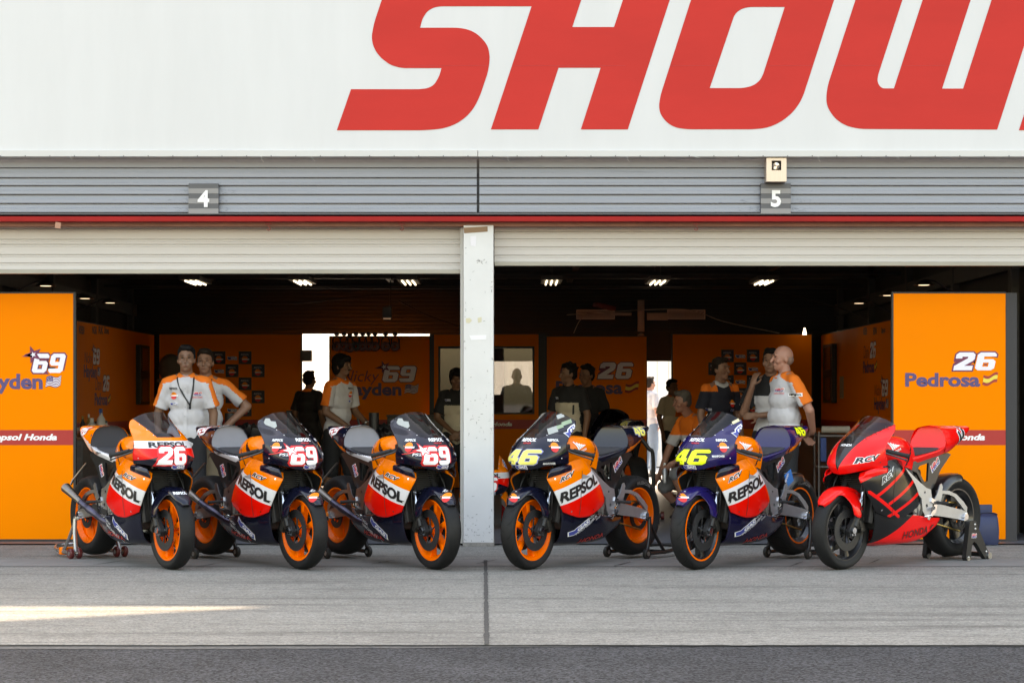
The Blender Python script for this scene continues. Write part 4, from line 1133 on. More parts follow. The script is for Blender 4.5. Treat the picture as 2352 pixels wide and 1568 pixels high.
    for s, sur in ((1, FO[0]), (-1, FO[1])):
        if kind != 'red':
            put = lambda nm, d, m, ly: decal(nm, d, m, sur, bvh_of(sur), (0, s*.5, 0), (1,0,0), (0,0,1), (0,-s,0), .0026)
            put('panel_seam', fill2d([[(1.058,.745),(1.063,.745),(1.090,.56),(1.084,.40),(1.079,.40),(1.084,.56)]]), mat('seam_brown', (.05,.02,.01), .6), 1)  # dark brown line drawn along the panel seam
            put('vent_highlight', fill2d([[(1.06,.718),(.955,.700),(1.0,.688),(1.072,.682)]]), mat('highlight_grey', (.30,.28,.28), .3), 2)  # grey sliver paints the highlight on the intake notch
            put('fastener', fill2d([circle2d(.007, n=8, cx=1.36, cy=.69)]), CHROME, 1); put('fastener', fill2d([circle2d(.006, n=8, cx=.90, cy=.44)]), CHROME, 1); put('fastener', fill2d([circle2d(.006, n=8, cx=1.17, cy=.435)]), CHROME, 1)
        else:
            put = lambda nm, d, m, ly: decal(nm, d, m, sur, bvh_of(sur), (0, s*.5, 0), (1,0,0), (0,0,1), (0,-s,0), .0026)
            for x, z in ((1.19,.70),(.80,.57),(1.20,.45),(.93,.72)): put('fastener', fill2d([circle2d(.007, n=8, cx=x, cy=z)]), CHROME, 1)
            put('panel_seam', fill2d([[(1.058,.76),(1.062,.76),(1.10,.56),(1.094,.40),(1.090,.40),(1.096,.56)]]), mat('seam_dark', (.002,.002,.002), .6), 1)
    if kind != 'red':
        for s, sur in ((1, FO[0]), (-1, FO[1])): band_text(s, sur, sur)
        sp = side_put(side, (1.318, .660) if side > 0 else (1.085, .708), .34 if side > 0 else -.25, Fs, Fs); rcv_logo(sp, 0, 0, .185, .034)
    else:
        sp = side_put(1, (1.225, .645), .50, Fs, Fs); rcv_logo(sp, 0, 0, .20, .044)
        sp = side_put(1, (.88, .212), .09, belly, belly); sp('lettering', text2d('HONDA', .02, .12, 1.1, w=.36, h=.058), mat('dark_lettering', (.06,.01,.01), .5), 1)
        sp('lettering', fill2d([[(.40,.02),(.47,.055),(.43,.055),(.395,.03)]]), _M['dark_lettering'], 1)
    if kind != 'red':
        sp = side_put(side, (1.13, .190) if side > 0 else (.72, .30), .47 if side > 0 else -.36, belly, belly)
        if side > 0:
            gas_logo(sp, .03, .02, .25, .060); sp('lettering', text2d('HONDA', .02, .1, w=.26, h=.030), RED_PRINT, 1) if 0 else None
            for k, (tx, xx, yy, ww) in enumerate((('MICHELIN', .10, .012, .24), ('NGK', .27, .045, .12), ('RK', .31, .015, .09), ('Snap-on', .36, -.012, .13), ('NISSIN', .40, .02, .12), ('showa', .46, -.02, .1))): sp('lettering', moved(text2d(tx, .03, .15, w=ww, h=.022), xx, yy), mat('grey_lettering', (.45,.45,.46), .4), 1)
            sp = side_put(side, (.96, .178), .12, belly, belly); sp('lettering', text2d('HONDA', .02, .1, w=.31, h=.034), mat('dim_red_lettering', (.45,.03,.02), .4), 1)
        else:
            sp = side_put(side, (.765, .328), -.52, belly, belly); gas_logo(sp, 0, 0, .25, .066)
            sp = side_put(side, (.60, .345), -.40, belly, belly)
            for k, (tx, xx, yy, ww) in enumerate((('NGK', .0, .0, .13), ('MICHELIN', .05, -.032, .22), ('RK', .02, -.035, .05), ('NISSIN', .30, -.05, .20))): sp('lettering', moved(text2d(tx, .03, .15, w=ww, h=.024), xx, yy), mat('grey_lettering', (.45,.45,.46), .4), 1)
            sp = side_put(side, (.62, .235), -.13, belly, belly); sp('lettering', text2d('HONDA', .02, .1, w=.30, h=.035), mat('dim_red_lettering', (.45,.03,.02), .4), 1)
    # tank wing, subframe letters
    sp = side_put(side, (1.02, .872) if side > 0 else (.85, .872), .30 if side > 0 else -.30, tnk, tnk)
    wing_logo(sp, .0 if side > 0 else .02, 0, .13, .10, WHITE_PRINT if kind == 'red' else (P_NV if side < 0 else WHITE_PRINT))
    # HRC on the subframe leg
    c, n_ = math.cos(.6*side), math.sin(.6*side)
    u = Vector((-side*c, 0, abs(n_))) if side > 0 else Vector((c, 0, -abs(n_))); v = Vector((0, side, 0)).cross(u); v = v if v.z > 0 else -v
    o = Vector((.405, side*.1215, .655)) if side > 0 else Vector((.27, side*.1215, .80))
    if side < 0: u = Vector((.45, 0, -.89)).normalized(); v = Vector((0, side, 0)).cross(u); v = v if v.z > 0 else -v; o = Vector((.355, side*.1215, .76))
    sub = [ch for ch in root.children if ch.name.startswith('subframe')][0 if side > 0 else 1]
    if side > 0: o = Vector((.415, .1215, .718)); u = Vector((-.80, 0, .60)).normalized(); v = Vector((0, side, 0)).cross(u); v = v if v.z > 0 else -v
    hrc_logo(lambda nm, d, m, ly: flat(nm, d, m, sub, o + Vector((0, side*.0006*ly, 0)), u, v, 0), 0, 0, .13 if side > 0 else .10, .052)
    # front number and small logos
    if num:
        colr, edge = st['num_col']
        yaw0 = .0
        if kind == 'orange_nose': put = front_put((1.5, -.115, .79+dz), None, front, 0.05*side, 0)
        ctr = st.get('num_y', .02*side)
        nw, nh = (.285, .112) if num == '46' else (.205, .132); sh = .22
        o = (0, ctr - nw/2, .800+dz); o = (1.5, o[1], o[2]); put = front_put(o, None, front, st.get('num_tilt', 0), 0)
        put('race_number', number2d(num, nw, nh, sh, .006 if edge is LILAC else .011), edge, 1); put('race_number', number2d(num, nw, nh, sh), colr, 2)
        if num == '69':
            star = [(.0, .105)]; pts = []
            for k in range(10): a = math.pi/2 + .3 + k*math.pi/5; r = (.042 if k % 2 == 0 else .016); pts.append((.02 + r*math.cos(a), .105 + r*math.sin(a)))
            put('race_number', fill2d([pts], .006), edge, 3); put('race_number', fill2d([pts]), colr, 4)
            put('race_number', fill2d([[(-.10, .066), (-.005, .115), (.0, .098)]]), edge, 3)
        put = front_put((1.5, -.085, .905+dz), None, front)
        if kind == 'orange_nose':
            put = front_put((1.5, -.175, .928+dz), None, front); put('lettering', text2d('REPSOL', .04, .12, w=.29, h=.042), BLACK_PRINT, 1)
            put = front_put((1.5, -.045, .905+dz), None, front); put('lettering', text2d('HONDA', .03, .1, w=.09, h=.010), WHITE_PRINT, 1)
        else:
            put = front_put((1.5, -.06, .972+dz), None, front); put('lettering', text2d('REPSOL', .04, .15, w=.13, h=.026), WHITE_PRINT, 1)
            put = front_put((1.5, -.03, .955+dz), None, front); put('lettering', text2d('HONDA', .03, .1, w=.07, h=.011), RED_PRINT, 1)
            for s in (1, -1):
                put = front_put((1.35+dx, s*.178, .930+dz), None, front, 0, s*.95); repsol_logo(put, 0, 0, .033, WHITE_PRINT)
                put = front_put((1.42+dx, s*.10, .835+dz), None, front, 0, s*.8)
                if num == '69': put('lettering', moved(text2d('PS2', .02, .1, w=.075, h=.020), .005 if s > 0 else -.07, .03), WHITE_PRINT, 1)
                elif num == '46': put('lettering', moved(text2d('MANPOWER', .03, 0, w=.105, h=.016), .01 if s > 0 else -.12, .02 if st['body'] is P_PU else -.035), WHITE_PRINT, 1)
        put = front_put((1.5, -.05, .765+dz), None, front); gas_logo(put, 0, 0, .105, .038)
        # banner on the cowl flank beside the screen
        for s in (1, -1):
            put = side_put(s, (1.20, .985) if s > 0 else (1.0, 1.048), .50*s, front, front)
            gas_logo(put, 0, 0, .165, .062)
    else:
        put = front_put((1.5, -.045, .965+dz), None, front); put('lettering', text2d('HONDA', .03, .08, w=.10, h=.018), WHITE_PRINT, 1)
        put = side_put(1, (1.43, .806), .17, front, front); rcv_logo(put, 0, 0, .20, .038)
    # tail numbers
    if num:
        put = side_put(side, (.13, .965) if side > 0 else (.10-.12, .99), .35*side*0, tail, tail)
        colr, edge = st['num_col']
        bvt = bvh_of(tail)
        if side > 0: u, v, o = Vector((-.9,0,.1)), Vector((0,-.5,.85)), Vector((.14, .10, .975))
        else: u, v, o = Vector((.9,0,.1)), Vector((0,.5,.85)), Vector((-.10, -.10, .975))
        ray = Vector((0, -side*.85, -.5)).normalized()
        for out, mm, ly in ((.008, edge, 1), (0, colr, 2)):
            decal('race_number', number2d(num, .20, .085, .1, out), mm, tail, bvt, o, u, v, ray, .0022 + .0013*ly)
        put = side_put(side, (.56, .835) if side > 0 else (.37, .848), -.18*side if side < 0 else .15, tail, tail)
        if side < 0: put('lettering', text2d('REPSOL', .03, .1, w=.12, h=.020), BLACK_PRINT, 1)
    else:
        put = side_put(1, (.06, .93), .0, tail, tail)
        vv = [(.0,.10),(.03,.115),(.055,.05),(.095,.14),(.13,.15),(.085,-.02),(.04,-.03)]
        put('race_number', fill2d([vv], .010), WHITE_PRINT, 1); put('race_number', fill2d([vv]), BLACK_PRINT, 2)
    if num == '46' and st['body'] is P_NV:
        WS = mat('pale_sticker', (.36,.38,.36), .5); GS = mat('pale_green_sticker', (.28,.38,.25), .5)
        for (o_, w_, h_, m_, tl) in (((1.25,.068,1.022), .075, .048, WS, .55), ((1.22,.122,1.062), .050, .028, GS, .6), ((1.17,.135,1.088), .075, .030, GS, .6), ((1.18,.095,1.140), .055, .032, WS, .6)):
            put = front_put(o_, None, scr, tl*.6, .55)
            put('sticker', fill2d([[(0,0),(w_,0),(w_,h_),(0,h_)]]), m_, 1)
    if num == '69':
        put = front_put((1.15,-.185,1.105), None, scr, -.35, -.6); put('sticker', fill2d([[(0,.01),(.02,0),(.10,.0),(.11,.02),(.085,.05),(.05,.04),(.03,.055),(.0,.045)]]), mat('pale_sticker', (.36,.38,.36), .5), 1)
    if num == '46' and st['body'] is P_PU:
        b = MB(); b.box((0,0,0), (.112, .006, .105), None, .002); o_ = b.build('blue_tag', mat('blue_tag', (.02,.22,.62), .4), root, 20); o_.location = (.295, .150, .665); o_.rotation_euler = (0, .45, 0)
        d = text2d('epoin', .03, .25, w=.085, h=.040); u = Vector((-.62,0,.78)); v = Vector((0,1,0)).cross(u); v = v if v.z > 0 else -v
        t_ = flat('lettering', d, WHITE_PRINT, root, Vector((.345,.1545,.622)), u, v); t_.parent = o_; t_.matrix_parent_inverse = (Matrix.Translation(o_.location) @ o_.rotation_euler.to_matrix().to_4x4()).inverted()
        put = front_put((1.13,.135,1.10), None, scr, .45, .6); put('sticker', fill2d([[(0,.003),(.004,0),(.12,0),(.124,.004),(.122,.022),(.002,.022)]]), mat('cream_sticker', (.72,.66,.42), .5), 1)
    # fender emblem
    if kind == 'plain':
        bvf = bvh_of(fend)
        for s in (side,):
            o = Vector((W+.17, s*.055, .9)); u = Vector((-s*.75, s*.0+.66, 0)) if s > 0 else Vector((.75, .66, 0)); v = Vector((0, 0, 1))
            put = lambda nm, d, m, ly: decal(nm, d, m, fend, bvf, Vector((W+.23, s*.045, .555)) + Vector((.66, s*.75, 0))*.4, Vector((-s*.75, .66, 0)).normalized() if s > 0 else Vector((.75, .66, 0)).normalized(), v, Vector((-.66, -s*.75, 0)), .0022 + .0013*ly)
            repsol_logo(put, -.01, .0, .030, WHITE_PRINT)
    elif kind == 'orange_nose':
        bvf = bvh_of(fend)
        decal('lettering', text2d('REPSOL', .04, .1, w=.10, h=.02), WHITE_PRINT, fend, bvf, Vector((W+.5, -.06, .575)), (0,1,0), (0,0,1), (-1,0,0), .004)
    return root, loc, rz, side

PALE_YELLOW = mat('pale_yellow_print', (.82,.76,.16), .4)
FLUO = mat('fluo_yellow_print', (.78,.90,.02), .4)
LILAC = mat('lilac_edge', (.24,.25,.50), .4)
BIKES = []
def bikes():
    N = dict(kind='plain', body=P_NV, wheel='orange', fender=P_NV, number='69', num_col=(WHITE_PRINT, RED_PRINT), hugger=False, num_y=-.045)
    BIKES.append(motorcycle('orange, white and red race bike numbered 26, with orange nose and orange wheels', 395, 219, dict(kind='orange_nose', body=P_OR, wheel='orange', fender=P_NV, number='26', num_col=(WHITE_PRINT, RED_PRINT), hugger=False, num_y=-.045)))
    BIKES.append(motorcycle('navy nosed race bike numbered 69, parked next to the orange nosed 26', 695, 488, dict(N)))
    BIKES.append(motorcycle('navy nosed race bike numbered 69, parked nearest the white pillar', 1000, 791, dict(N)))
    BIKES.append(motorcycle('navy nosed race bike with pale yellow 46 and orange wheels', 1214, 1449, dict(N, number='46', num_col=(PALE_YELLOW, LILAC), num_y=-.02, pad=P_NV, groove=True, tyre_text=True, no_pipe=True)))
    BIKES.append(motorcycle('violet blue race bike with bright yellow 46 and black wheels', 1600, 1817, dict(N, body=P_PU, fender=P_PU, wheel='stripe', number='46', num_col=(FLUO, BLACK_PRINT), num_y=-.02, pad=P_PU, groove=True, tyre_text=True, no_pipe=True, hugger=True)))
    BIKES.append(motorcycle('plain bright red and black race bike with no race number', 1931, 2182, dict(kind='red', body=P_RED2, wheel='black', fender=P_RED2, number=None, hugger=True, no_pipe=True, shift=(-.075, -.03))))
bikes()

# ------------------------------------------------------------------ paddock stands
def stand(i, kind, label):
    root, loc, rz, side = BIKES[i]
    t = tag(empty('paddock_stand', loc, rz), label, 'stand', 'rear paddock stands')
    fm = {'black': mat('black_stand_paint', (.010,.010,.011), .4), 'silver': mat('silver_stand', (.42,.41,.40), .35, .9), 'plate': mat('black_plate', (.016,.016,.017), .35)}[kind]
    wm = mat('stand_wheel_black', (.015,.015,.015), .6) if kind != 'silver' else mat('stand_wheel_red', (.10,.012,.012), .4)
    if kind == 'plate':
        for s in (1, -1):
            b = MB(); b.plate([(-.055,.32),(.030,.32),(.040,.28),(.085,.03),(.07,.005),(.035,.003),(.015,.03),(.0,.13),(-.025,.155),(-.06,.14),(-.17,.025),(-.195,.003),(-.235,.003),(-.25,.03),(-.23,.06),(-.075,.28)], s*.172, s*.212)
            b.build('stand_plate', fm, t, 20)
            b = MB()
            for x, z in ((.05,.03),(-.22,.03),(-.20,.065),(-.04,.29),(-.045,.255)): b.ell((x, s*.213, z), (.011,.006,.011), seg=8)
            b.tube([(.05, s*.165, .022), (.05, s*.215, .022)], .02, 12); b.tube([(-.235, s*.16, .03), (-.235, s*.225, .03)], .028, 12)
            b.build('stand_bolts', CHROME if 0 else STEEL, t)
        b = MB(); b.tube([(-.21, -.17, .04), (-.21, .17, .04)], .02, 12); b.build('cross_bar', fm, t)
        s = side; u = Vector((-s,0,0)); v = Vector((0,0,1))
        pl = [c for c in t.children if c.name.startswith('stand_plate')][0 if s > 0 else 1]
        hrc_logo(lambda nm, d, m, ly: flat(nm, d, m, pl, (.0+.005, s*(.2125+.0006*ly), .185), u, v), 0, 0, .065, .032)
        return t
    for s in (1, -1):
        b = MB(); b.tube([(-.015, s*.170, .325), (-.005, s*.178, .20), (.055, s*.192, .055)], .017, 10); b.tube([(-.02, s*.172, .29), (-.10, s*.182, .17), (-.205, s*.19, .055)], .014, 10)
        b.tube([(.055, s*.192, .058), (.0, s*.192, .045), (-.215, s*.192, .045)], .016, 10)
        b.box((-.012, s*.166, .325), (.05, .02, .035), None, .004)
        b.build('stand_leg', fm, t)
        if kind == 'silver': ws = ((.05, s*.165), (.05, s*.235))
        else: ws = ((.06, s*.192),)
        for x, y in ws:
            b = MB(); b.lathe([(y-.016, .010), (y-.018, .036), (y-.010, .044), (y+.010, .044), (y+.018, .036), (y+.016, .010)], (x, 0, .046), 24); b.mi = 1
            b.lathe([(y-.019, .004), (y-.019, .018), (y+.019, .018), (y+.019, .004)], (x, 0, .046), 14); o = b.build('stand_wheel', [wm, STEEL], t)
    b = MB(); b.tube(spl([(-.215, .192, .045), (-.36, .185, .055), (-.50, .12, .075), (-.53, 0, .08), (-.50, -.12, .075), (-.36, -.185, .055), (-.215, -.192, .045)], 30), .017, 10)
    b.tube([(-.215, -.192, .045), (-.215, .192, .045)], .016, 10)
    b.build('stand_handle', fm, t)
    if kind == 'silver':
        for s in (1, -1): b = MB(); b.box((-.235, s*.15, .05), (.06, .12, .06), None, .008); b.build('orange_block', P_OR, t)
    return t
STANDS = [stand(0, 'silver', 'silver paddock stand with dark red wheels under the orange nosed bike'),
          stand(1, 'black', 'black tubular paddock stand under the 69 bike beside the orange nosed one'),
          stand(2, 'black', 'black tubular paddock stand under the 69 bike nearest the pillar'),
          stand(3, 'black', 'black tubular paddock stand under the pale yellow 46 bike'),
          stand(4, 'black', 'black tubular paddock stand under the violet blue 46 bike'),
          stand(5, 'plate', 'black plate paddock stand with bolts under the plain red bike')]
c = copy_tree(STANDS[1]); c['label'] = 'black paddock stand wheel poking in at the left edge'; p = at(-52, 1262, 17.0); c.location = (p.x, 17.0, 0); c.rotation_euler = (0,0,.4)

# ------------------------------------------------------------------ display panels
def wavy(loop_fn, n=14): return loop_fn(n)
def us_flag(put, x, y, w, h):
    f = lambda a, b: (x + a*w + .10*h*(b-.5), y + b*h + .13*h*math.sin(a*6.0+.4) + .25*h*(a-.5))
    def strip(b0, b1, a0=0., a1=1.): n = 12; return [f(a0+(a1-a0)*k/n, b0) for k in range(n+1)] + [f(a1-(a1-a0)*k/n, b1) for k in range(n+1)]
    put('flag', fill2d([strip(0, 1)]), MAROON, 1)
    for k in range(6): put('flag', fill2d([strip((2*k+1)/13, (2*k+2)/13)]), PALE_PRINT, 2)
    put('flag', fill2d([strip(.46, 1.0, 0, .45)]), VIOLET, 3)
    for a in range(4):
        for b_ in range(3): p = f(.06+.105*a, .56+.15*b_); put('flag', fill2d([circle2d(.03*h, n=6, cx=p[0], cy=p[1])]), PALE_PRINT, 4)
def es_flag(put, x, y, w, h):
    f = lambda a, b: (x + a*w + .10*h*(b-.5), y + b*h*.8 + .10*h*math.sin(a*6.2+2.6) + .22*h*a)
    def strip(b0, b1): n = 12; return [f(k/n, b0) for k in range(n+1)] + [f(1-k/n, b1) for k in range(n+1)]
    put('flag', fill2d([strip(0, 1)]), mat('flag_red', (.36,.03,.02), .5), 1); put('flag', fill2d([strip(.30, .72)]), YELLOW_PRINT, 2)
def num_mark(put, n, x, y, w, h, star):
    put('race_number', moved(number2d(n, w, h, .22, .012), x, y), MAROON, 1); put('race_number', moved(number2d(n, w, h, .22), x, y), PALE_PRINT, 2)
    if star:
        cx, cy = x + .02*w/.3, y + h*.95; pts = []
        for k in range(10): a = math.pi/2 + .35 + k*math.pi/5; r = (.42 if k % 2 == 0 else .17)*h*.55; pts.append((cx + r*math.cos(a), cy + r*math.sin(a)))
        put('race_number', fill2d([[(cx-.62*h, cy-.10*h), (cx, cy+.12*h), (cx+.05*h, cy-.12*h)]]), MAROON, 3); put('race_number', fill2d([pts], .015), MAROON, 3); put('race_number', fill2d([pts], -.004), PALE_PRINT, 4)
def rider_mark(put, who, x, y, w, first=True):
    """name block: first name and number over the surname and flag; w wide"""
    k = w/1.18
    if who == 'Hayden':
        num_mark(put, '69', x+.60*k, y+.26*k, .47*k, .235*k, True)
        if first: put('lettering', moved(text2d('Nicky', -.005, .25, w=.56*k, h=.215*k), x, y+.215*k), MAROON, 1)
        put('lettering', moved(text2d('Hayden', .035, 0, w=.92*k, h=.245*k), x-.03*k, y), VIOLET, 1)
        us_flag(put, x+.94*k, y+.09*k, .20*k, .13*k)
    else:
        num_mark(put, '26', x+.60*k, y+.24*k, .47*k, .235*k, False)
        if first: put('lettering', moved(text2d('Dani', -.005, .2, w=.46*k, h=.19*k), x+.05*k, y+.25*k), MAROON, 1)
        put('lettering', moved(text2d('Pedrosa', .035, 0, w=.96*k, h=.19*k), x, y+.02*k), VIOLET, 1)
        es_flag(put, x+1.0*k, y+.04*k, .19*k, .15*k)
PH = 2.26
def panel(label, x0, x1, Y, zt=PH, frame=(.0, .02), band=True, text=True, textx=None, post=(0., 0.), holes=None, z0=.03):
    t = tag(empty('display_panel', ((x0+x1)/2, Y, 0)), label, 'panel', 'orange display panels')
    w2 = (x1-x0)/2; b = MB()
    if holes: b.plate([(-w2, z0), (w2, z0), (w2, zt), (-w2, zt)], 0, .035, holes=[holes])
    else: b.bb(-w2, w2, 0, .035, z0, zt)
    part_l(b.build('board', ORANGE_BOARD, smooth=0), t)
    b = MB(); b.bb(-w2-frame[0]-.001, w2+frame[1]+.001, -.006, .045, .013, z0+.001); b.bb(-w2-frame[0], w2+frame[1], -.004, .045, zt-.001, zt+.012)
    if frame[0]: b.bb(-w2-frame[0], -w2+.0005, -.004, .045, z0, zt)
    if frame[1]: b.bb(w2-.0005, w2+frame[1], -.004, .045, z0, zt)
    part_l(b.build('frame', BLACK_FRAME, smooth=0), t)
    for s, pw in ((-1, post[0]), (1, post[1])):
        if pw: b = MB(); xe = s*(w2+frame[(s+1)//2]); b.bb(min(xe, xe+s*pw), max(xe, xe+s*pw), .0, .08, .013, zt+.005); part_l(b.build('side_post', mat('charcoal_post', (.030,.028,.031), .6), smooth=0), t)
    put = lambda nm, d, m, ly: part_l(flat(nm, d, m, None, (0, -.0016*ly - .001, 0), (1,0,0), (0,0,1)), t)
    if band:
        zb0, zb1 = .885, 1.02
        put('band', fill2d([[(-w2+.001, zb0), (w2-.001, zb0), (w2-.001, zb1), (-w2+.001, zb1)]]), RED_BAND, 1)
        if text:
            xo = (textx if textx is not None else -w2+.10)
            put('lettering', moved(text2d('Repsol Honda', .04, .25, w=.63, h=.075), xo, .91), WHITE_PRINT, 2)
    return t, put, w2
OY = 18.58
# outer panels either side of the bays
x0, x1 = gx(-95, OY), gx(168.5, OY)
t, put, w2 = panel('tall orange panel with a white 69 and striped flag at the left edge', x0, x1, OY, textx=gx(-28, OY)-(x0+x1)/2, frame=(.02,.022))
cx = (x0+x1)/2; X_ = lambda p: gx(p, OY)-cx; Z_ = lambda p: gz(p, OY)
num_mark(put, '69', X_(72), Z_(856), X_(143)-X_(72), Z_(812)-Z_(856), True)
put('lettering', moved(text2d('Hayden', .035, 0, w=X_(98)-X_(-62), h=Z_(858)-Z_(904)), X_(-62), Z_(904)), VIOLET, 1)
us_flag(put, X_(106), Z_(888), X_(140)-X_(106), Z_(864)-Z_(888))
x0, x1 = gx(2052, OY), gx(2310, OY)
t, put, w2 = panel('tall orange panel with a white 26 behind the plain red bike', x0, x1, OY, textx=gx(2103, OY)-(x0+x1)/2, frame=(.016,.002), post=(0,.10))
cx = (x0+x1)/2
num_mark(put, '26', X_(2189), Z_(850), X_(2282)-X_(2189), Z_(809)-Z_(850), False)
put('lettering', moved(text2d('Pedrosa', .035, 0, w=X_(2251)-X_(2079), h=Z_(856)-Z_(888)), X_(2079), Z_(888)), VIOLET, 1)
es_flag(put, X_(2258), Z_(885), X_(2291)-X_(2258), Z_(857)-Z_(885))
# panels at the back of the garages
BY = 29.8
bx = lambda p: gx(p, BY)
SQ = mat('emblem_square', (.022,.022,.035), .5)
def checker(put, cx, ox, oy, sq, squares, gas):
    for r, c_ in squares:
        x, y = ox + c_*sq*1.02 - cx, oy - (r+1)*sq*1.02
        put('emblem_square', fill2d([[(x, y), (x+sq, y), (x+sq, y+sq), (x, y+sq)]]), SQ, 1)
        p2 = lambda nm, d, m, ly: put(nm, d, m, ly+1)
        repsol_logo(p2, x+sq*.48, y+sq*.38, sq*.23, WHITE_PRINT if 0 else mat('faint_print', (.40,.40,.42), .5))
    for r, c_ in gas:
        x, y = ox + c_*sq*1.02 - cx, oy - (r+1)*sq*1.02; gas_logo(put, x+.13*sq, y+.30*sq, .76*sq, .34*sq)
t, put, w2 = panel('orange backdrop panel with emblem squares behind the two men in white shirts', bx(366), bx(691), BY, frame=(.02,.02), text=False)
checker(put, (bx(366)+bx(691))/2, bx(488.5), gz(806, BY), .186, [(0,0),(0,2),(1,1),(1,3),(2,2),(3,1),(3,3),(4,2)], [(0,1),(1,0),(3,0),(4,1)])
t, put, w2 = panel('orange back panel with a 69 and ear defenders hung along its top', bx(757), bx(986), BY+.12, zt=gz(773, BY+.12), frame=(.02,.02), text=False)
rider_mark(put, 'Hayden', bx(783)-(bx(757)+bx(986))/2, gz(917, BY), bx(966)-bx(783))
t, put, w2 = panel('orange panel with a wide window and black frame behind the pillar', bx(997), bx(1237), BY, frame=(.065,.11), textx=bx(1077)-(bx(997)+bx(1237))/2, holes=[(-.70, gz(951, BY)), (-.70, gz(795, BY)), (.70, gz(795, BY)), (.70, gz(951, BY))])
b = MB(); b.plate([(-.70, gz(951, BY)), (.70, gz(951, BY)), (.70, gz(795, BY)), (-.70, gz(795, BY))], -.008, .05, holes=[[(-.67, gz(947, BY)), (-.67, gz(800, BY)), (.672, gz(800, BY)), (.672, gz(947, BY))]]); part_l(b.build('window_frame', BLACK_FRAME, smooth=0), t)
b = MB(); b.bb(-.669, .671, .015, .020, gz(946.8, BY), gz(800.2, BY)); part_l(b.build('window_pane', glass('window_glass', (.40,.41,.42), .02, .02), smooth=0), t)
t, put, w2 = panel('orange back panel with a 26 beside the open rear door', bx(1256), bx(1486), BY+.1, zt=gz(773, BY+.1), frame=(.02,.01), textx=bx(1378)-(bx(1256)+bx(1486))/2)
rider_mark(put, 'Pedrosa', bx(1277)-(bx(1256)+bx(1486))/2, gz(908, BY), bx(1466)-bx(1277))
t, put, w2 = panel('orange backdrop panel with emblem squares behind the bald man', bx(1545), bx(1864), BY, frame=(.02,.02), textx=bx(1745)-(bx(1545)+bx(1864))/2)
checker(put, (bx(1545)+bx(1864))/2, bx(1627), gz(802, BY), .183, [(0,1),(0,3),(1,0),(1,2),(2,1),(2,3),(3,0),(3,2),(4,1),(4,3)], [(0,2),(1,3),(2,2),(3,3),(4,2)])
# side wall panels
def side_panel(label, X, y0, y1, face):
    t = tag(empty('display_panel', (X, (y0+y1)/2, 0)), label, 'panel', 'orange display panels'); h2 = (y1-y0)/2
    b = MB(); b.bb(-.018, .018, -h2, h2, .03, PH); part_l(b.build('board', ORANGE_BOARD, smooth=0), t)
    b = MB(); b.bb(-.022, .022, -h2, h2, PH-.001, PH+.012); b.bb(-.022, .022, -h2, h2, .013, .031); part_l(b.build('frame', BLACK_FRAME, smooth=0), t)
    put = lambda nm, d, m, ly: part_l(flat(nm, d, m, None, (face*(.0185+.0016*ly), 0, 0), (0, face, 0), (0,0,1)), t)
    put('band', fill2d([[(-h2+.001, .885), (h2-.001, .885), (h2-.001, 1.02), (-h2+.001, 1.02)]]), RED_BAND, 1)
    put('lettering', moved(text2d('Repsol Honda', .04, .25, w=.63, h=.075), -.3, .91), WHITE_PRINT, 2)
    return t, put
XL, XR = -5.30, 4.58
yl = lambda px: XL*FPX/(px-1176); yr = lambda px: XR*FPX/(px-1176)
t, put = side_panel('orange side wall panel of the left garage with rider names', XL, 19.2, 30.2, 1); yc = 24.7
rider_mark(put, 'Hayden', yl(190)-yc, 1.27 + (924-876)*25.7/FPX, 1.0); rider_mark(put, 'Pedrosa', yl(214)-yc, 1.27 + (924-934)*26.3/FPX, 1.0)
for k, (tx, px_) in enumerate((('MICHELIN', 178), ('NGK', 208), ('RK', 223), ('Showa', 236))): put('lettering', moved(text2d(tx, .03, 0, w=.30, h=.10), yl(px_)-yc, 1.27 + (924-766)*yl(px_)/FPX), BLACK_PRINT, 1)
t, put = side_panel('orange side wall panel of the right garage with rider names', XR, 19.2, 30.2, -1)
rider_mark(put, 'Pedrosa', -(yr(1986)-yc), 1.27 + (924-860)*26.3/FPX, 1.0); rider_mark(put, 'Hayden', -(yr(2012)-yc), 1.27 + (924-950)*25.5/FPX, 1.0)
for k, (tx, px_) in enumerate((('MICHELIN', 1987), ('SHOWA', 2009), ('Snap-on', 2028))): put('lettering', moved(text2d(tx, .03, 0, w=.26, h=.10), -(yr(px_)-yc), 1.27 + (924-770)*yr(px_)/FPX), BLACK_PRINT, 1)
# dark framed screens and notes on the side walls
def wall_screen(label, X, ya, yb, face, z0, z1):
    t = tag(empty('wall_screen', (X, (ya+yb)/2, (z0+z1)/2)), label, 'screen', 'dark screens on the side walls'); h2, v2 = abs(yb-ya)/2, (z1-z0)/2
    b = MB(); b.box((0,0,0), (.07, 2*h2, 2*v2), None, .006); part_l(b.build('casing', BLACK_FRAME, smooth=0), t)
    for k in (1, -1):
        b = MB(); b.bb(face*.036, face*.039, -h2*.72, h2*.72, min(k*v2*.14, k*v2*.9), max(k*v2*.14, k*v2*.9)); part_l(b.build('display', mat('dim_display', (.035,.022,.018), .2) if k > 0 else mat('dark_display', (.016,.016,.016), .25), smooth=0), t)
wall_screen('tall dark screen mounted on the left garage side wall', XL+.06, yl(308), yl(329), 1, gz(929, 28.8), gz(792, 28.8)); wall_screen('tall dark screen mounted on the right garage side wall', XR-.06, yr(1926), yr(1905), -1, gz(925, 29), gz(790, 29))
def note(label, X, Y, z0, z1, w):
    b = MB(); b.bb(X-.004, X+.004, Y-w/2, Y+w/2, z0, z1); tag(b.build('paper_sheet', mat('cream_paper', (.40,.33,.22), .7), smooth=0), label, 'paper', 'paper sheets on the side walls')
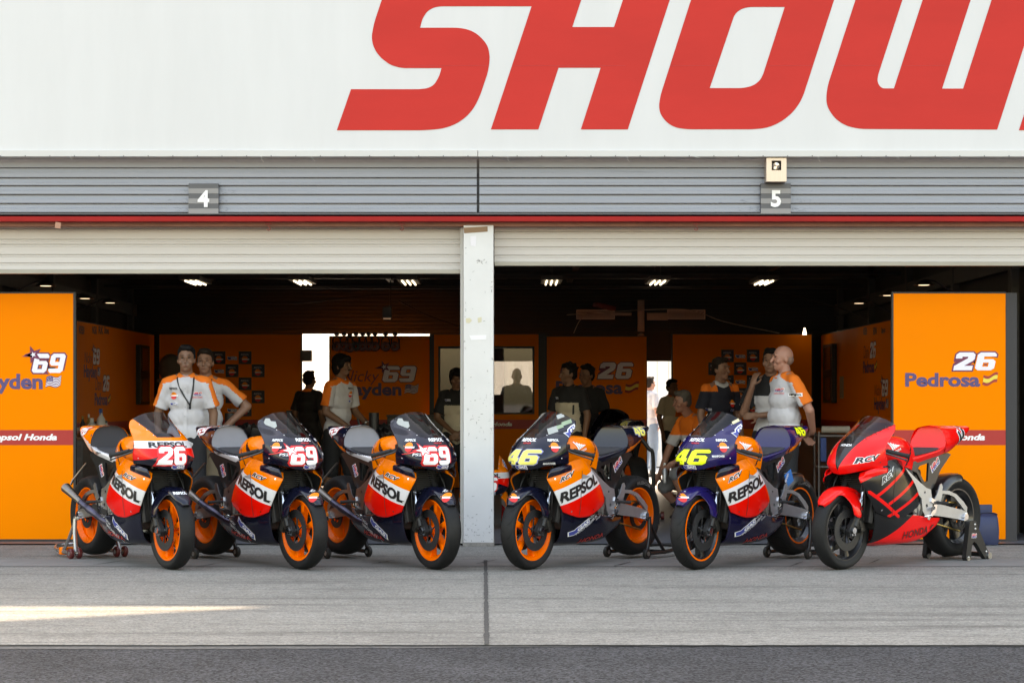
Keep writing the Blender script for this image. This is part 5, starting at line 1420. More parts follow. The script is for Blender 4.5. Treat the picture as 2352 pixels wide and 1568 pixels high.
note('narrow cream paper sheet beside the left wall screen', XL+.03, yl(334), gz(885, 29.4), gz(850, 29.4), .35); note('long cream paper strip beside the right wall screen', XR-.03, yr(1938), gz(915, 28.2), gz(864, 28.2), .30)
# ------------------------------------------------------------------ lamps
TUBE = emit('lamp_tube', (1., .93, .75), .85)
def lamps():
    names = {0: 'left', 1: 'right'}
    k = 0
    for (Y, row) in ((22.05, 'front'), (26.0, 'rear')):
        for X in ((.54, 1.89, 3.22) if row == 'front' else (-4.02, -2.66, -1.31, .5, 1.85, 3.2)):
            bay = 'left' if X < 0 else 'right'; n = {-4.02:'far left', -2.66:'middle', -1.31:'nearest the pillar', .54:'nearest the pillar', 1.89:'middle', 3.22:'far right', .5:'nearest the pillar', 1.85:'middle', 3.2:'far right'}[X]
            t = tag(empty('ceiling_light', (X, Y, 2.80)), '%s fluorescent light in the %s row, %s bay ceiling' % (n, row, bay), 'light', 'fluorescent ceiling lights')
            b = MB(); b.bb(-.13, .13, -.54, .54, .0, .05); b.tube([(-.0,-.5,.05),(0,-.5,.30)], .006, 6); b.tube([(0,.5,.05),(0,.5,.30)], .006, 6); part_l(b.build('fitting', mat('lamp_fitting', (.12,.12,.11), .6), smooth=0), t)
            for x in (-.065, 0, .065): b = MB(); b.tube([(x, -.42, -.012), (x, .42, -.012)], .010, 8); part_l(b.build('tube', TUBE, smooth=60), t)
    for i, (px, py, lab) in enumerate(((105, 656, 'small spot lamp above the outer 69 panel'), (195, 685, 'small spot lamp just right of the outer 69 panel edge'), (253, 695, 'small spot lamp over the left side wall, deepest in'), (2122, 654, 'small spot lamp above the outer 26 panel'), (2040, 678, 'small spot lamp at the left edge of the outer 26 panel'), (1973, 696, 'small spot lamp over the right side wall, deepest in'))):
        s = (924-py)/1.18; Y = FPX/s; X = (px-1176)/s; d = -1 if X < 0 else 1
        t = tag(empty('spot_lamp', (X, Y, 2.45)), lab, 'lamp', 'spot lamps on arms along the side walls')
        b = MB(); b.lathe([(.05, .001), (.045, .04), (.0, .105), (-.006, .105), (.038, .036), (.043, .001)], (0,0,0), 20, 'z'); part_l(b.build('lamp_shade', mat('lamp_shade', (.16,.13,.10), .35, .7), smooth=50), t)
        b = MB(); b.lathe([(.006, .001), (.006, .055), (.0, .055), (.0, .001)], (0,0,-.004), 16, 'z'); part_l(b.build('bulb', emit('warm_bulb', (1., .85, .62), .45), smooth=50), t)
        b = MB(); b.tube([(0,0,.05), (d*.10, 0, .04), (d*(.52 if d < 0 else .44), -.1, -.17)], .008, 8); part_l(b.build('lamp_arm', DARK_GREY), t)
lamps()
# ------------------------------------------------------------------ rear details
def vents():
    for (xa, xb, lab) in ((1324, 1412, 'white air grille high on the rear wall, left one'), (1533, 1620, 'white air grille high on the rear wall, right one')):
        Y = 30.53; x0, x1, z0, z1 = gx(xa, Y), gx(xb, Y), gz(733, Y), gz(711, Y)
        t = tag(empty('air_grille', ((x0+x1)/2, Y, (z0+z1)/2)), lab, 'grille', 'air grilles on the rear wall'); w2, h2 = (x1-x0)/2, (z1-z0)/2
        m = mat('grille_paint', (.72,.66,.58), .5)
        b = MB(); b.plate([(-w2,-h2),(w2,-h2),(w2,h2),(-w2,h2)], 0, .03, holes=[[(-w2+.01,-h2+.01),(-w2+.01,h2-.01),(w2-.01,h2-.01),(w2-.01,-h2+.01)]])
        for k in range(7): z = -h2 + (k+1)*2*h2/8; b.bb(-w2+.008, w2-.008, .004, .02, z-.004, z+.004)
        part_l(b.build('grille', m, smooth=0), t); b = MB(); b.bb(-w2+.004, w2-.004, .022, .028, -h2+.004, h2-.004); part_l(b.build('backing', BLACK_FRAME, smooth=0), t)
vents()
def junk():
    Y = 30.5
    t = tag(empty('air_pipe_bracket', (gx(1472, Y), Y, gz(723, Y))), 'dull metal bracket and pipe between the two air grilles', 'bracket'); m = mat('bracket_paint', (.42,.37,.31), .5)
    b = MB(); b.bb(-.05, .05, -.05, .0, -.25, .22, .005); b.bb(.09, .40, -.04, 0, -.08, .03, .004); b.bb(-.45, -.14, -.03, 0, -.01, .035, .004); b.ell((0, -.03, -.33), (.055,.03,.06)); part_l(b.build('bracket', m), t)
    def cable(lab, pts, r=.008, m=BLACKP):
        b = MB(); b.tube(spl(pts, 30), r, 6); tag(b.build('cable', m), lab, 'cable', 'cables under the garage ceiling')
    cable('black cable sagging under the left bay ceiling', [(-4.2,28,2.75),(-3.2,28,2.62),(-2.0,28,2.72),(-1.1,28,2.76)])
    cable('black cable drooping to the panel behind the pillar', [(-1.6,28.8,2.70),(-1.2,28.9,2.50),(-.6,29.2,2.30)])
    cable('pale cable running from ceiling to the emblem panel', [(.8,29.9,2.55),(1.9,29.9,2.62),(2.6,29.9,2.62),(3.1,29.9,2.45),(3.9,29.85,2.28)], .006, m)
    cable('thin pale cord hanging above the back panel with 26', [(1.1,29.9,2.6),(.98,29.9,2.45),(.90,29.9,2.28)], .006, m)
    cable('black cable slanting across the right bay ceiling', [(3.2,28,2.9),(4.2,27,2.55),(4.6,26.5,2.35)])
    b = MB(); b.box((0,0,0), (.30,.16,.055), None, .01); o = b.build('red_extinguisher_case', mat('dim_red_case', (.22,.03,.02), .5)); o.location = at(1388, 704, 28.5); o.rotation_euler = (0,.2,.3); tag(o, 'dim red case hung under the right bay ceiling', 'case')
    t = tag(empty('hanging_camera', at(889, 717, 27.0)), 'dark box camera hanging from the left bay ceiling', 'camera'); b = MB(); b.box((0,0,0), (.12,.14,.14), None, .008); b.tube([(0.04,0,.06),(.05,0,.55)], .008, 6); part_l(b.build('camera_box', BLACK_FRAME), t)
    b = MB(); b.box((0,-.01,-.085), (.10,.06,.012), None, .003); part_l(b.build('camera_bright_edge', emit('camera_glow', (1.,.8,.6), .03)), t)  # bright underside edge painted with a faint glow, not a lamp
    b = MB(); b.box((0,0,0), (.16,.22,.16), None, .008); o = b.build('monitor_box', mat('monitor_grey', (.14,.13,.11), .5)); o.location = at(704, 817, 29.6); tag(o, 'grey box fixed on the panel edge before the white curtain', 'box')
    t = tag(empty('wall_spot', at(1848, 762, 29.5)), 'small bright lamp on top of the emblem panel', 'lamp'); b = MB(); b.lathe([(0,.03),(.09,.012),(.1,.001),(.0,.001)], (0,0,-.04), 14, 'z'); part_l(b.build('bulb', emit('warm_bulb2', (1.,.92,.75), 1.5)), t)
    # dark dome behind the men, ear defenders on the panel
    t = tag(empty('domed_cover', at(392, 845, 28.6)), 'grey dome shaped cover behind the man in the white shirt', 'cover'); b = MB(); b.ell((0,0,0), (.17,.13,.20), seg=20); b.bb(-.19,.19,-.03,.10,-.20,-.15,.01); part_l(b.build('dome', mat('grey_cloth_cover', (.13,.12,.10), .8, var=.2, vscale=8)), t)
    b = MB(); b.tube([(0,.0,-.18),(0,.05,-1.1),(0,.05,-gz(845,28.6)+.02)], .03, 10); part_l(b.build('pole', DARK_GREY), t)
    rd = mat('dark_red_plastic', (.11,.015,.012), .4)
    src = None
    for i, zx in enumerate((398, 463, 515, 570, 630, 683, 740, 835, 920)):
        px = (1000 + zx/2.6129)*.67123; py = (900 + (745 if i not in (2,) else 757)/2.6129)*.67123; p = at(px, py, BY+.05)
        if src is None:
            src = empty('ear_defender', p)
            b = MB(); b.lathe([(-.045,.02),(-.04,.065),(-.01,.072),(.01,.072),(.04,.065),(.045,.02)], (0,0,0), 20, 'y'); b.build('ear_cup', rd, src)
            b = MB(); b.tube(spl([(-.05,0,.03),(-.055,0,.10),(0,0,.155),(.055,0,.10),(.05,0,.03)], 16), .009, 6); b.build('headband', BLACKP, src)
            b = MB(); b.box((0,.0,.185), (.07,.04,.05), None, .006); b.build('hook', BLACKP, src); o = src
        else: o = copy_tree(src); o.location = p
        if i == 3:
            for ch in o.children:
                if ch.name.startswith('ear_cup'): ch.data = ch.data.copy(); ch.data.materials[0] = BLACKP
        tag(o, 'dark red ear defender hanging on the back panel with 69' if i != 3 else 'black ear defender hanging among the red ones', 'ear defender', 'ear defenders on the panel')
junk()
# outside behind the garages
def outside():
    CAN = mat('white_canvas', (.82,.81,.78), .8, trans=.55)
    def curtain(lab, xa, xb, Y, z1, amp=.05):
        bm = MB(); n = 90; prev = None
        for k in range(n+1):
            t = k/n; x = gx(xa, Y) + (gx(xb, Y)-gx(xa, Y))*t; y = Y + amp*math.sin(t*44) + amp*.6*math.sin(t*17+1)
            a, b_ = bm.b.verts.new((x, y + .06*math.sin(t*9), .02)), bm.b.verts.new((x*1.0, y*1.0, z1))
            if prev: bm.b.faces.new((prev[0], a, b_, prev[1]))
            prev = (a, b_)
        return tag(bm.build('canvas_curtain', CAN), lab, 'curtain', 'white canvas behind the garages')
    curtain('creased white canvas curtain in the rear opening', 650, 1000, 33.0, 3.4)
    curtain('white canvas sheet seen through the wide window', 1080, 1300, 33.4, 3.2, .02)
    b = MB(); b.bb(gx(1075, 32.3), gx(1275, 32.3), 30.85, 33.6, 2.75, 2.80); tag(b.build('added_tent_roof', mat('tent_sheet', (.5,.48,.44), .8), smooth=0), 'unseen tent roof added to shade the man behind the wide window', 'tent roof')  # unseen roof added to keep the man at the window dark
    t = tag(empty('container', (gx(1540, 40), 40, 0)), 'pale grey cabin wall outside the open rear door', 'cabin'); b = MB()
    b.bb(-1.2, 2.5, 0, 2.2, .02, 2.7)
    part_l(b.build('cabin_wall', mat('pale_cabin', (.72,.72,.70), .6, var=.04, vscale=2), smooth=0), t)
    b = MB()
    for k in range(16): b.bb(-1.15+k*.22, -1.13+k*.22, -.02, -.0, .05, 2.65)
    part_l(b.build('wall_ribs', mat('cabin_rib', (.5,.5,.48), .6), smooth=0), t)
    b = MB(); b.bb(.12, .5, -.03, -.001, .5, 2.4); part_l(b.build('shutter', mat('cabin_shutter', (.8,.8,.8), .5), smooth=0), t)
outside()
# ------------------------------------------------------------------ benches, bottles, bag
def bench(lab, X0, X1, Y0, Y1, top, m, edge):
    t = tag(empty('workbench', ((X0+X1)/2, (Y0+Y1)/2, 0)), lab, 'bench', 'workbenches along the side walls'); w2, d2 = (X1-X0)/2, (Y1-Y0)/2
    b = MB(); b.bb(-w2, w2, -d2, d2, top-.035, top, .004); part_l(b.build('bench_top', edge, smooth=0), t)
    b = MB(); b.bb(-w2+.02, w2-.02, -d2+.02, d2-.02, .10, top-.036, .004); part_l(b.build('cabinet', m, smooth=0), t)
    for sx in (-1, 1):
        for sy in (-1, 1): b = MB(); b.tube([(sx*(w2-.06), sy*(d2-.06), .012), (sx*(w2-.06), sy*(d2-.06), .10)], .03, 10); part_l(b.build('foot', BLACKP), t)
    b = MB()
    for k in range(4): z = .2 + k*.16; b.bb(-w2+.03, w2-.03, -d2+.012, -d2+.019, z, z+.13)
    part_l(b.build('drawer_front', mat('drawer_dark', (.07,.07,.075), .4), smooth=0), t)
    return t
CAB = mat('cabinet_grey', (.10,.10,.105), .45)
bench('long dark workbench with bottles along the left side wall', -5.22, -4.60, 22.0, 27.5, .90, CAB, mat('bench_wood', (.18,.09,.04), .5))
bench('dark workbench with orange edge along the right side wall', 3.95, 4.52, 21.5, 28.5, .92, CAB, mat('bench_orange', (.55,.13,.01), .5))
def bottle(lab, X, Y, z, r, h, m, capm, spray=False):
    t = tag(empty('bottle', (X, Y, z)), lab, 'bottle', 'bottles on the left workbench')
    b = MB(); b.lathe([(0,.001),(0,r),(h*.62,r),(h*.76,r*.45),(h*.86,r*.4),(h*.86,.001)], (0,0,0), 18, 'z'); part_l(b.build('flask', m), t)
    b = MB()
    if spray: b.box((0,-.01,h*.93), (.03,.07,.045), None, .008); b.tube([(0,-.03,h*.9),(0,-.05,h*.78)], .006, 6); b.tube([(0,0,h*.84),(0,0,h*.95)], .014, 8)
    else: b.lathe([(h*.85,.001),(h*.85,r*.45),(h,r*.42),(h,.001)], (0,0,0), 14, 'z')
    part_l(b.build('cap', capm), t)
PLW = mat('white_plastic', (.6,.6,.58), .4); PLB = mat('blue_plastic', (.03,.10,.40), .4); PLY = mat('amber_plastic', (.35,.2,.03), .35); PLK = mat('black_plastic', (.02,.02,.02), .4)
for i, (px, Y, r, h, m, c_, sp, lab) in enumerate(((232, 22.3, .045, .30, PLW, PLB, True, 'spray bottle with blue trigger on the left workbench'), (211, 22.2, .05, .20, PLW, PLW, False, 'stout white bottle on the left workbench'), (204, 22.5, .025, .24, PLY, PLW, False, 'thin amber bottle with white cap on the left workbench'), (222, 22.6, .05, .16, PLY, PLK, False, 'amber jar with black lid on the left workbench'), (243, 22.4, .04, .17, PLW, PLK, False, 'white bottle with black cap next to the spray bottle'), (190, 22.4, .03, .22, PLK, PLY, False, 'black bottle near the outer 69 panel edge'))):
    bottle(lab, gx(px, Y), Y, .902, r, h, m, c_, sp)
def tool_chest(lab, px, w2, Y, h):
    t = tag(empty('tool_chest', (gx(px, Y), Y, 0)), lab, 'tool chest', 'tool chests'); b = MB(); b.bb(-w2, w2, -.25, .25, .10, h-.03, .008); part_l(b.build('cabinet', mat('chest_black', (.018,.018,.019), .4), smooth=0), t)
    n = 5
    for k in range(n): b = MB(); z = .13 + k*(h-.2)/n; b.bb(-w2+.02, w2-.02, -.262, -.249, z, z+(h-.2)/n-.015, .003); b.bb(-w2*.6, w2*.6, -.280, -.262, z+(h-.2)/n-.045, z+(h-.2)/n-.032, .002); part_l(b.build('drawer', mat('chest_drawer', (.03,.03,.032), .35), smooth=0), t)
    b = MB(); b.bb(-w2-.01, w2+.01, -.26, .26, h-.03, h, .005); part_l(b.build('chest_top', mat('chest_top', (.05,.05,.05), .5), smooth=0), t)
    for sx in (-1, 1):
        for sy in (-1, 1): b = MB(); b.lathe([(-.015,.008),(-.017,.044),(.017,.044),(.015,.008)], (sx*(w2-.07), sy*.19, .056), 16, 'x'); part_l(b.build('caster', BLACKP), t)
tool_chest('added black tool chest covering the bright foot of the white curtain', 722, .36, 28.9, 1.16)  # added to darken the bright lower part of the rear opening
tool_chest('black tool chest beside the back panel with 69, under the shelf', 958, .40, 28.4, 1.10)
def trolley():
    t = tag(empty('tool_trolley', (gx(1915, 20.6), 20.6, 0)), 'metal trolley with a paper roll behind the red bike', 'trolley'); ST = mat('dark_steel_tube', (.16,.15,.15), .4, .8)
    for sx in (-.17, .17):
        for sy in (-.15, .15): b = MB(); b.tube([(sx, sy, .07), (sx, sy, .98)], .012, 8); b.lathe([(-.012,.006),(-.014,.03),(.014,.03),(.012,.006)], (sx, sy, .044), 16, 'x'); part_l(b.build('leg', ST), t)
    for z in (.3, .62, .93): b = MB(); b.bb(-.18, .18, -.16, .16, z, z+.015, .002); part_l(b.build('shelf', mat('shelf_grey', (.20,.19,.19), .5), smooth=0), t)
    b = MB(); b.tube([(-.14, -.12, 1.0), (.14, -.12, 1.0)], .035, 16); part_l(b.build('paper_roll', mat('paper_roll', (.45,.40,.33), .7)), t)
    b = MB(); b.box((-.13, -.17, .80), (.06, .03, .24), None, .01); part_l(b.build('cloth', mat('blue_cloth', (.05,.09,.25), .8)), t)
trolley()
def bag():
    t = tag(empty('bag', (gx(2262, 18.25), 18.25, 0), .25), 'navy blue soft bag on the ground against the outer 26 panel', 'bag'); m = mat('navy_canvas', (.022,.032,.085), .6, var=.12, vscale=8, bump=.25, bscale=14)
    b = MB(); g = []
    for z, wd, dp in ((.004,.105,.07),(.03,.112,.085),(.14,.112,.088),(.24,.108,.07),(.285,.104,.03)):
        g.append([Vector((wd*math.copysign(abs(math.cos(a))**.4, math.cos(a)) + .006*noise.noise((a*2, z*9, 1)), dp*math.copysign(abs(math.sin(a))**.5, math.sin(a)) + .01*noise.noise((a*2, z*8, 4)), z)) for a in [2*math.pi*k/32 for k in range(32)]])
    b.rings(g); part_l(b.build('bag_body', m, smooth=60), t)
    b = MB(); b.bb(-.10, .085, .02, .035, .24, .36, .01); part_l(b.build('back_flap', m), t)
    b = MB(); b.tube(spl([(-.09,-.05,.275),(-.04,-.06,.29),(.05,-.06,.288),(.10,-.04,.272)], 12), .006, 6); part_l(b.build('seam_edge', mat('dark_navy_edge', (.01,.012,.03), .6)), t)
bag()
# ------------------------------------------------------------------ bikes and fairings further inside
def far_bike(src, loc, rz, label, keep=None, dark=False):
    r = src.copy(); COL.objects.link(r); r.location = loc; r.rotation_euler = (0,0,rz); r['label'] = label; r['group'] = 'motorcycles inside the garages'
    for ch in list(src.children):
        if keep and not any(ch.name.startswith(k) for k in keep): continue
        copy_tree(ch, r)
    return r
Y = 22.6; far_bike(BIKES[3][0], (gx(1458, Y), Y, 0), R(100), 'dark race bike seen from its tail inside the right garage')
KEEP = ('front_wheel', 'rear_wheel', 'fork', 'front_axle', 'brake', 'radiator', 'engine', 'handlebar', 'dashboard', 'frame', 'subframe', 'swingarm', 'shock', 'rear_axle', 'seat_pad', 'chain')
Y = 21.6; far_bike(BIKES[1][0], (gx(545, Y)-.5, Y+1.1, 0), R(-62), 'stripped bike without fairing behind the 69 next to the orange nosed bike', KEEP)
Y = 22.4; far_bike(BIKES[2][0], (gx(872, Y)-.25, Y+1.2, 0), R(-80), 'stripped bike without fairing behind the 69 nearest the pillar', KEEP)
def far_parts():
    # box of engine parts on the stripped bikes shows as dark clutter
    for i, (px, Y, lab) in enumerate(((878, 22.2, 'dark air filter housing on the stripped bike nearest the pillar'), (548, 21.4, 'dark air filter housing on the stripped bike at left'))):
        rnd = random.Random(i); b = MB()
        for k in range(26): b.box((rnd.uniform(-.2,.2), rnd.uniform(-.1,.1), rnd.uniform(-.1,.14)), (rnd.uniform(.03,.12), rnd.uniform(.03,.1), rnd.uniform(.02,.1)), Matrix.Rotation(rnd.uniform(0,3), 3, (rnd.random(), rnd.random(), rnd.random()+.1)), .004)
        b.tube([(-.09,0,.1),(-.09,0,.28)], .055, 14); b.tube([(-.24,0,.12),(-.27,0,.22)], .012, 8); b.tube([(.26,0,.12),(.29,0,.22)], .012, 8)
        o = b.build('air_filter_housing', BLACKP); o.location = (gx(px, Y), Y, .88); tag(o, lab, 'engine parts')
far_parts()
def loose_fairing(px, Y, rz, dz, label, keep):
    r = tag(empty('loose_fairing', (gx(px, Y), Y, dz), rz), label, 'fairing', 'red fairings on the garage floor')
    for ch in list(BIKES[0][0].children):
        if any(ch.name.startswith(k) for k in keep): c = copy_tree(ch, r); c.location = (-1.2, 0, 0)
    return r
loose_fairing(1115, 20.4, R(-82), -.40, 'orange and red bike fairing on the floor behind the pillar', ('front_cowl', 'side_fairing', 'front_fender') if 0 else ('front_cowl', 'side_fairing'))
def tall_stand():
    Y = 22.0; t = tag(empty('paddock_stand', (gx(1500, Y), Y, 0)), 'tall black bent pole stand behind the pale yellow 46 bike', 'stand'); m = _M['black_stand_paint']
    b = MB(); b.tube(spl([(-.30,0,.95),(-.18,0,.93),(-.05,0,.78),(.0,0,.68),(0,0,.1)], 24), .022, 10); part_l(b.build('pole', m), t)
    b = MB(); b.tube([(-.16,0,.06),(.12,0,.05)], .02, 8); b.tube([(0,-.15,.05),(0,.15,.05)], .02, 8); part_l(b.build('base', m), t)
    for x in (-.1, .1): b = MB(); b.lathe([(x-.015,.008),(x-.017,.045),(x+.017,.045),(x+.015,.008)], (0,0,.057), 18, 'x'); part_l(b.build('wheel', _M['stand_wheel_red']), t)
tall_stand()
def trolley_tyre():
    Y = 24; t = tag(empty('kart_wheel', at(1183, 1125, Y)), 'small wide black wheel on an axle right of the pillar', 'wheel'); b = MB(); b.lathe([(-.09,.03),(-.09,.12),(-.06,.155),(.06,.155),(.09,.12),(.09,.03)], (0,0,0), 30, 'x'); part_l(b.build('tyre', TYRE), t)
    b = MB(); b.tube([(-.4,0,0),(.3,0,0)], .02, 8); b.tube([(-.3,0,0),(-.3,0,-t.location.z+.02)], .02, 8); b.tube([(.25,0,0),(.25,0,-t.location.z+.02)], .02, 8); part_l(b.build('axle', BLACKP), t)
trolley_tyre()

# ------------------------------------------------------------------ people
def skin(name, c): return mat(name, c, .5, var=.05, vscale=30)
SK_L, SK_M, SK_P = skin('light_skin', (.25,.125,.08)), skin('tan_skin', (.19,.095,.057)), skin('pink_skin', (.38,.18,.125))
HAIR_K, HAIR_B, HAIR_G = mat('black_hair', (.008,.007,.007), .6, spec=.12, bump=.4, bscale=120), mat('brown_hair', (.018,.012,.009), .6, spec=.12, bump=.4, bscale=120), mat('grey_hair', (.10,.09,.08), .6, spec=.12, bump=.4, bscale=120)
SHIRT_W = mat('white_shirt_cloth', (.50,.49,.51), .85, var=.04, vscale=12, bump=.2, bscale=40)
SHIRT_O = mat('orange_shirt_cloth', (.78,.16,.01), .85, bump=.2, bscale=40)
SHIRT_K = mat('black_shirt_cloth', (.012,.012,.014), .85, bump=.2, bscale=40)
SHIRT_N = mat('navy_shirt_cloth', (.010,.012,.022), .85, bump=.2, bscale=40)
SHIRT_C = mat('cream_shirt_cloth', (.52,.46,.36), .85, bump=.2, bscale=40)
TROU_K = mat('black_trousers', (.010,.010,.012), .85); TROU_D = mat('denim', (.16,.22,.30), .85, var=.1, vscale=10)
EYE = mat('dark_eye', (.015,.012,.010), .3); SOCK = mat('dark_sock', (.02,.02,.02), .9); SHOE = mat('white_shoe', (.5,.5,.5), .6); SHOE_K = mat('black_shoe', (.015,.015,.015), .5)

def remeshed(mb, vox, smooth_it=6, wrinkle=0., seed=0, wscale=9.):
    """fuse overlapping closed shapes into one continuous skin"""
    me = bpy.data.meshes.new('tmp'); mb.b.to_mesh(me); mb.b.free()
    o = bpy.data.objects.new('tmp', me)
    m = o.modifiers.new('r', 'REMESH'); m.mode = 'VOXEL'; m.voxel_size = vox; m.adaptivity = 0
    sm = o.modifiers.new('s', 'SMOOTH'); sm.iterations = smooth_it; sm.factor = .5
    out = evaluated(o)
    bpy.data.objects.remove(o); bpy.data.meshes.remove(me)
    out.materials.clear()
    if wrinkle:
        for v in out.vertices:
            c = v.co
            n = noise.noise(Vector((c.x*wscale*1.2+seed, c.y*wscale*1.2, c.z*wscale*.75))) + .6*noise.noise(Vector((c.x*wscale*2.4 + c.z*9, c.y*wscale*2.6+seed, c.z*wscale*1.5)))
            v.co = c + v.normal * n * wrinkle
    out.polygons.foreach_set('use_smooth', [True]*len(out.polygons))
    return out
def mesh_part(name, me, mats, parent, fn=None):
    o = link(name, me, mats, parent)
    if fn:
        for p in me.polygons: p.material_index = fn(p.center)
    return o
def hand(b, w, d, side, curl=.35, down=Vector((0,-1,0))):
    """palm, four bent fingers and a thumb; w wrist, d direction, down the side the palm faces"""
    d = d.normalized(); n = (down - d*down.dot(d)).normalized(); a = d.cross(n)*side
    b.cap(w, w + d*.035, .026, .030, 10)
    rot = Matrix((a, d, n)).transposed()
    b.ell(w + d*.055, (.040, .052, .017), rot, 12)
    for k, (off, L) in enumerate(((.030,.075),(.010,.085),(-.010,.080),(-.029,.062))):
        r = .0095 - .0006*k; p0 = w + d*.095 + a*off; d1 = (d + n*curl*.5 + a*off*1.5).normalized(); p1 = p0 + d1*L*.5; d2 = (d*(1-curl*.5) + n*curl*1.3).normalized(); p2 = p1 + d2*L*.5
        b.cap(p0, p1, r, r*.95, 8); b.cap(p1, p2, r*.95, r*.8, 8)
    q0 = w + d*.035 + a*.030; q1 = q0 + (d*.6 + a*.75 + n*.25).normalized()*.045; q2 = q1 + (d*.9 + a*.2 + n*.35).normalized()*.035
    b.cap(q0, q1, .013, .011, 8); b.cap(q1, q2, .011, .009, 8)

def person(label, px, top_py, Y, face, pose=None, shirt=None, lower='trousers', lower_m=None, hair=None, style='short', sk=None, group='team members', logos=(), lean=(0,0), seat=False, fat=1., shoe=None, X=None):
    """face: turn about the vertical, 0 looks at the camera, positive towards picture right"""
    pose = pose or {}; top = gz(top_py, Y); h = top if not seat else pose.get('height', 1.75); k = h/1.79
    t = tag(empty('person', (gx(px, Y) if X is None else X, Y, 0 if not seat else pose['dz']), face), label, 'person', group)
    V = lambda x, y, z: Vector((x*k, y*k, z*k))
    lx, ly = lean          # shift of the shoulders
    sh = {s: V(s*.168*fat**.3 + lx, .01 + ly, 1.452) for s in (1, -1)}
    el = {s: V(*pose.get('el%d' % s, (s*.235+lx*.8, .03+ly*.8, 1.18))) for s in (1, -1)}
    wr = {s: V(*pose.get('wr%d' % s, (s*.235+lx*.7, -.06+ly*.7, .945))) for s in (1, -1)}
    hip = {s: V(s*.09, 0, .93) for s in (1, -1)}
    kn = {s: V(*pose.get('kn%d' % s, (s*.10, -.015, .50))) for s in (1, -1)}
    an = {s: V(*pose.get('an%d' % s, (s*.11, .02, .09))) for s in (1, -1)}
    nk = V(lx, ly+.015, 1.515); hd = V(lx + pose.get('hx', 0), ly - .015 + pose.get('hy', 0), 1.668)
    hy = pose.get('head', 0.); HR = Matrix.Rotation(hy, 3, 'Z') @ Matrix.Rotation(pose.get('nod', 0.), 3, 'X')
    hp = lambda x, y, z: hd + HR @ V(x, y, z)
    # --- one continuous body: head with face, neck, trunk, arms, hands, legs, feet
    b = MB()
    b.ell(hp(0, .012, .022), (.074*k, .094*k, .098*k), HR, 24); b.ell(hp(0, -.022, -.055), (.056*k, .064*k, .062*k), HR, 20); b.ell(hp(0, -.055, -.088), (.030*k, .026*k, .024*k), HR, 14)
    b.cap(hp(0, -.088, .012), hp(0, -.108, -.028), .010*k, .0155*k, 10); b.ell(hp(0, -.083, -.060), (.024*k, .012*k, .010*k), HR, 12)
    for s in (1, -1):
        b.ell(hp(s*.075, .012, -.008), (.011*k, .022*k, .034*k), HR, 12); b.ell(hp(s*.030, -.078, .030), (.026*k, .014*k, .008*k), HR, 10); b.ell(hp(s*.045, -.055, -.025), (.026*k, .030*k, .026*k), HR, 12)
    b.cap(nk - V(0,-.01,.04), hp(0, .012, -.06), .062*k, .054*k, 16)
    for z, rx, ry, f in ((1.40,.165,.098,.9),(1.28,.155,.100*fat,.7),(1.12,.140*fat**.5,.098*fat,.4),(.98,.150*fat**.5,.105*fat,.1)):
        b.ell(V(lx*f, .01+ly*f - (.03*(fat-1) if z < 1.2 else 0), z), (rx*k, ry*k, .13*k), None, 20)
    for s in (1, -1):
        b.cap(nk + V(s*.03, 0, -.01), sh[s], .05*k, .052*k, 12)
        b.cap(sh[s], el[s], .052*k, .042*k, 14); b.cap(el[s], wr[s], .043*k, .029*k, 14)
        dd = pose.get('hd%d' % s); dd = V(*dd) if dd else (wr[s]-el[s]); pn = Vector(pose.get('pn%d' % s, (-s, -.15, 0)))
        hand(b, wr[s], dd, s, pose.get('curl%d' % s, .35), pn)
        b.cap(hip[s], kn[s], .083*k, .058*k, 16); b.cap(kn[s], an[s], .057*k, .038*k, 14)
        fd = V(s*.02, -.16, -.055)
        b.cap(an[s] + V(0,.035,-.055), an[s] + V(s*.012,-.12,-.065), .034*k, .028*k, 12)
    body = mesh_part('body', remeshed(b, .0072, 4), sk or SK_L, t)
    # --- eyes and brows
    b = MB()
    for s in (1, -1): b.ell(hp(s*.031, -.0805, .012), (.0095*k, .005*k, .0046*k), HR, 10); b.ell(hp(s*.031, -.092, .036), (.019*k, .005*k, .0030*k), HR, 10)
    mesh_part('eyes', _tomesh(b), [EYE], body)
    b = MB(); b.ell(hp(0, -.0935, -.061), (.021*k, .004*k, .0035*k), HR, 10); mesh_part('mouth', _tomesh(b), [mat('lip', (.22,.08,.06), .5)], body)
    if pose.get('beard'):
        b = MB(); b.ell(hp(0, -.0855, -.044), (.026*k, .010*k, .007*k), HR, 12); b.ell(hp(0, -.074, -.094), (.018*k, .012*k, .012*k), HR, 12); mesh_part('beard', _tomesh(b), [hair or HAIR_K], body)
    # --- hair
    if style != 'bald':
        b = MB()
        if style in ('short', 'spiky'):
            b.ell(hp(0, .030, .066), (.082*k, .090*k, .074*k), HR, 24); b.ell(hp(0, .050, .004), (.079*k, .066*k, .080*k), HR, 20); b.ell(hp(.012, -.040, .104), (.056*k, .044*k, .030*k), HR, 16); b.ell(hp(-.02, -.035, .112), (.040*k, .04*k, .026*k), HR, 14)
            for s in (1, -1): b.ell(hp(s*.071, .005, .02), (.014*k, .026*k, .036*k), HR, 12)
        else:
            b.ell(hp(0, .024, .058), (.092*k, .102*k, .086*k), HR, 24); b.ell(hp(0, .045, -.012), (.090*k, .076*k, .102*k), HR, 20); b.ell(hp(0, -.055, .080), (.064*k, .046*k, .040*k), HR, 16)
            for s in (1, -1): b.ell(hp(s*.068, -.018, .03), (.026*k, .05*k, .06*k), HR, 14)
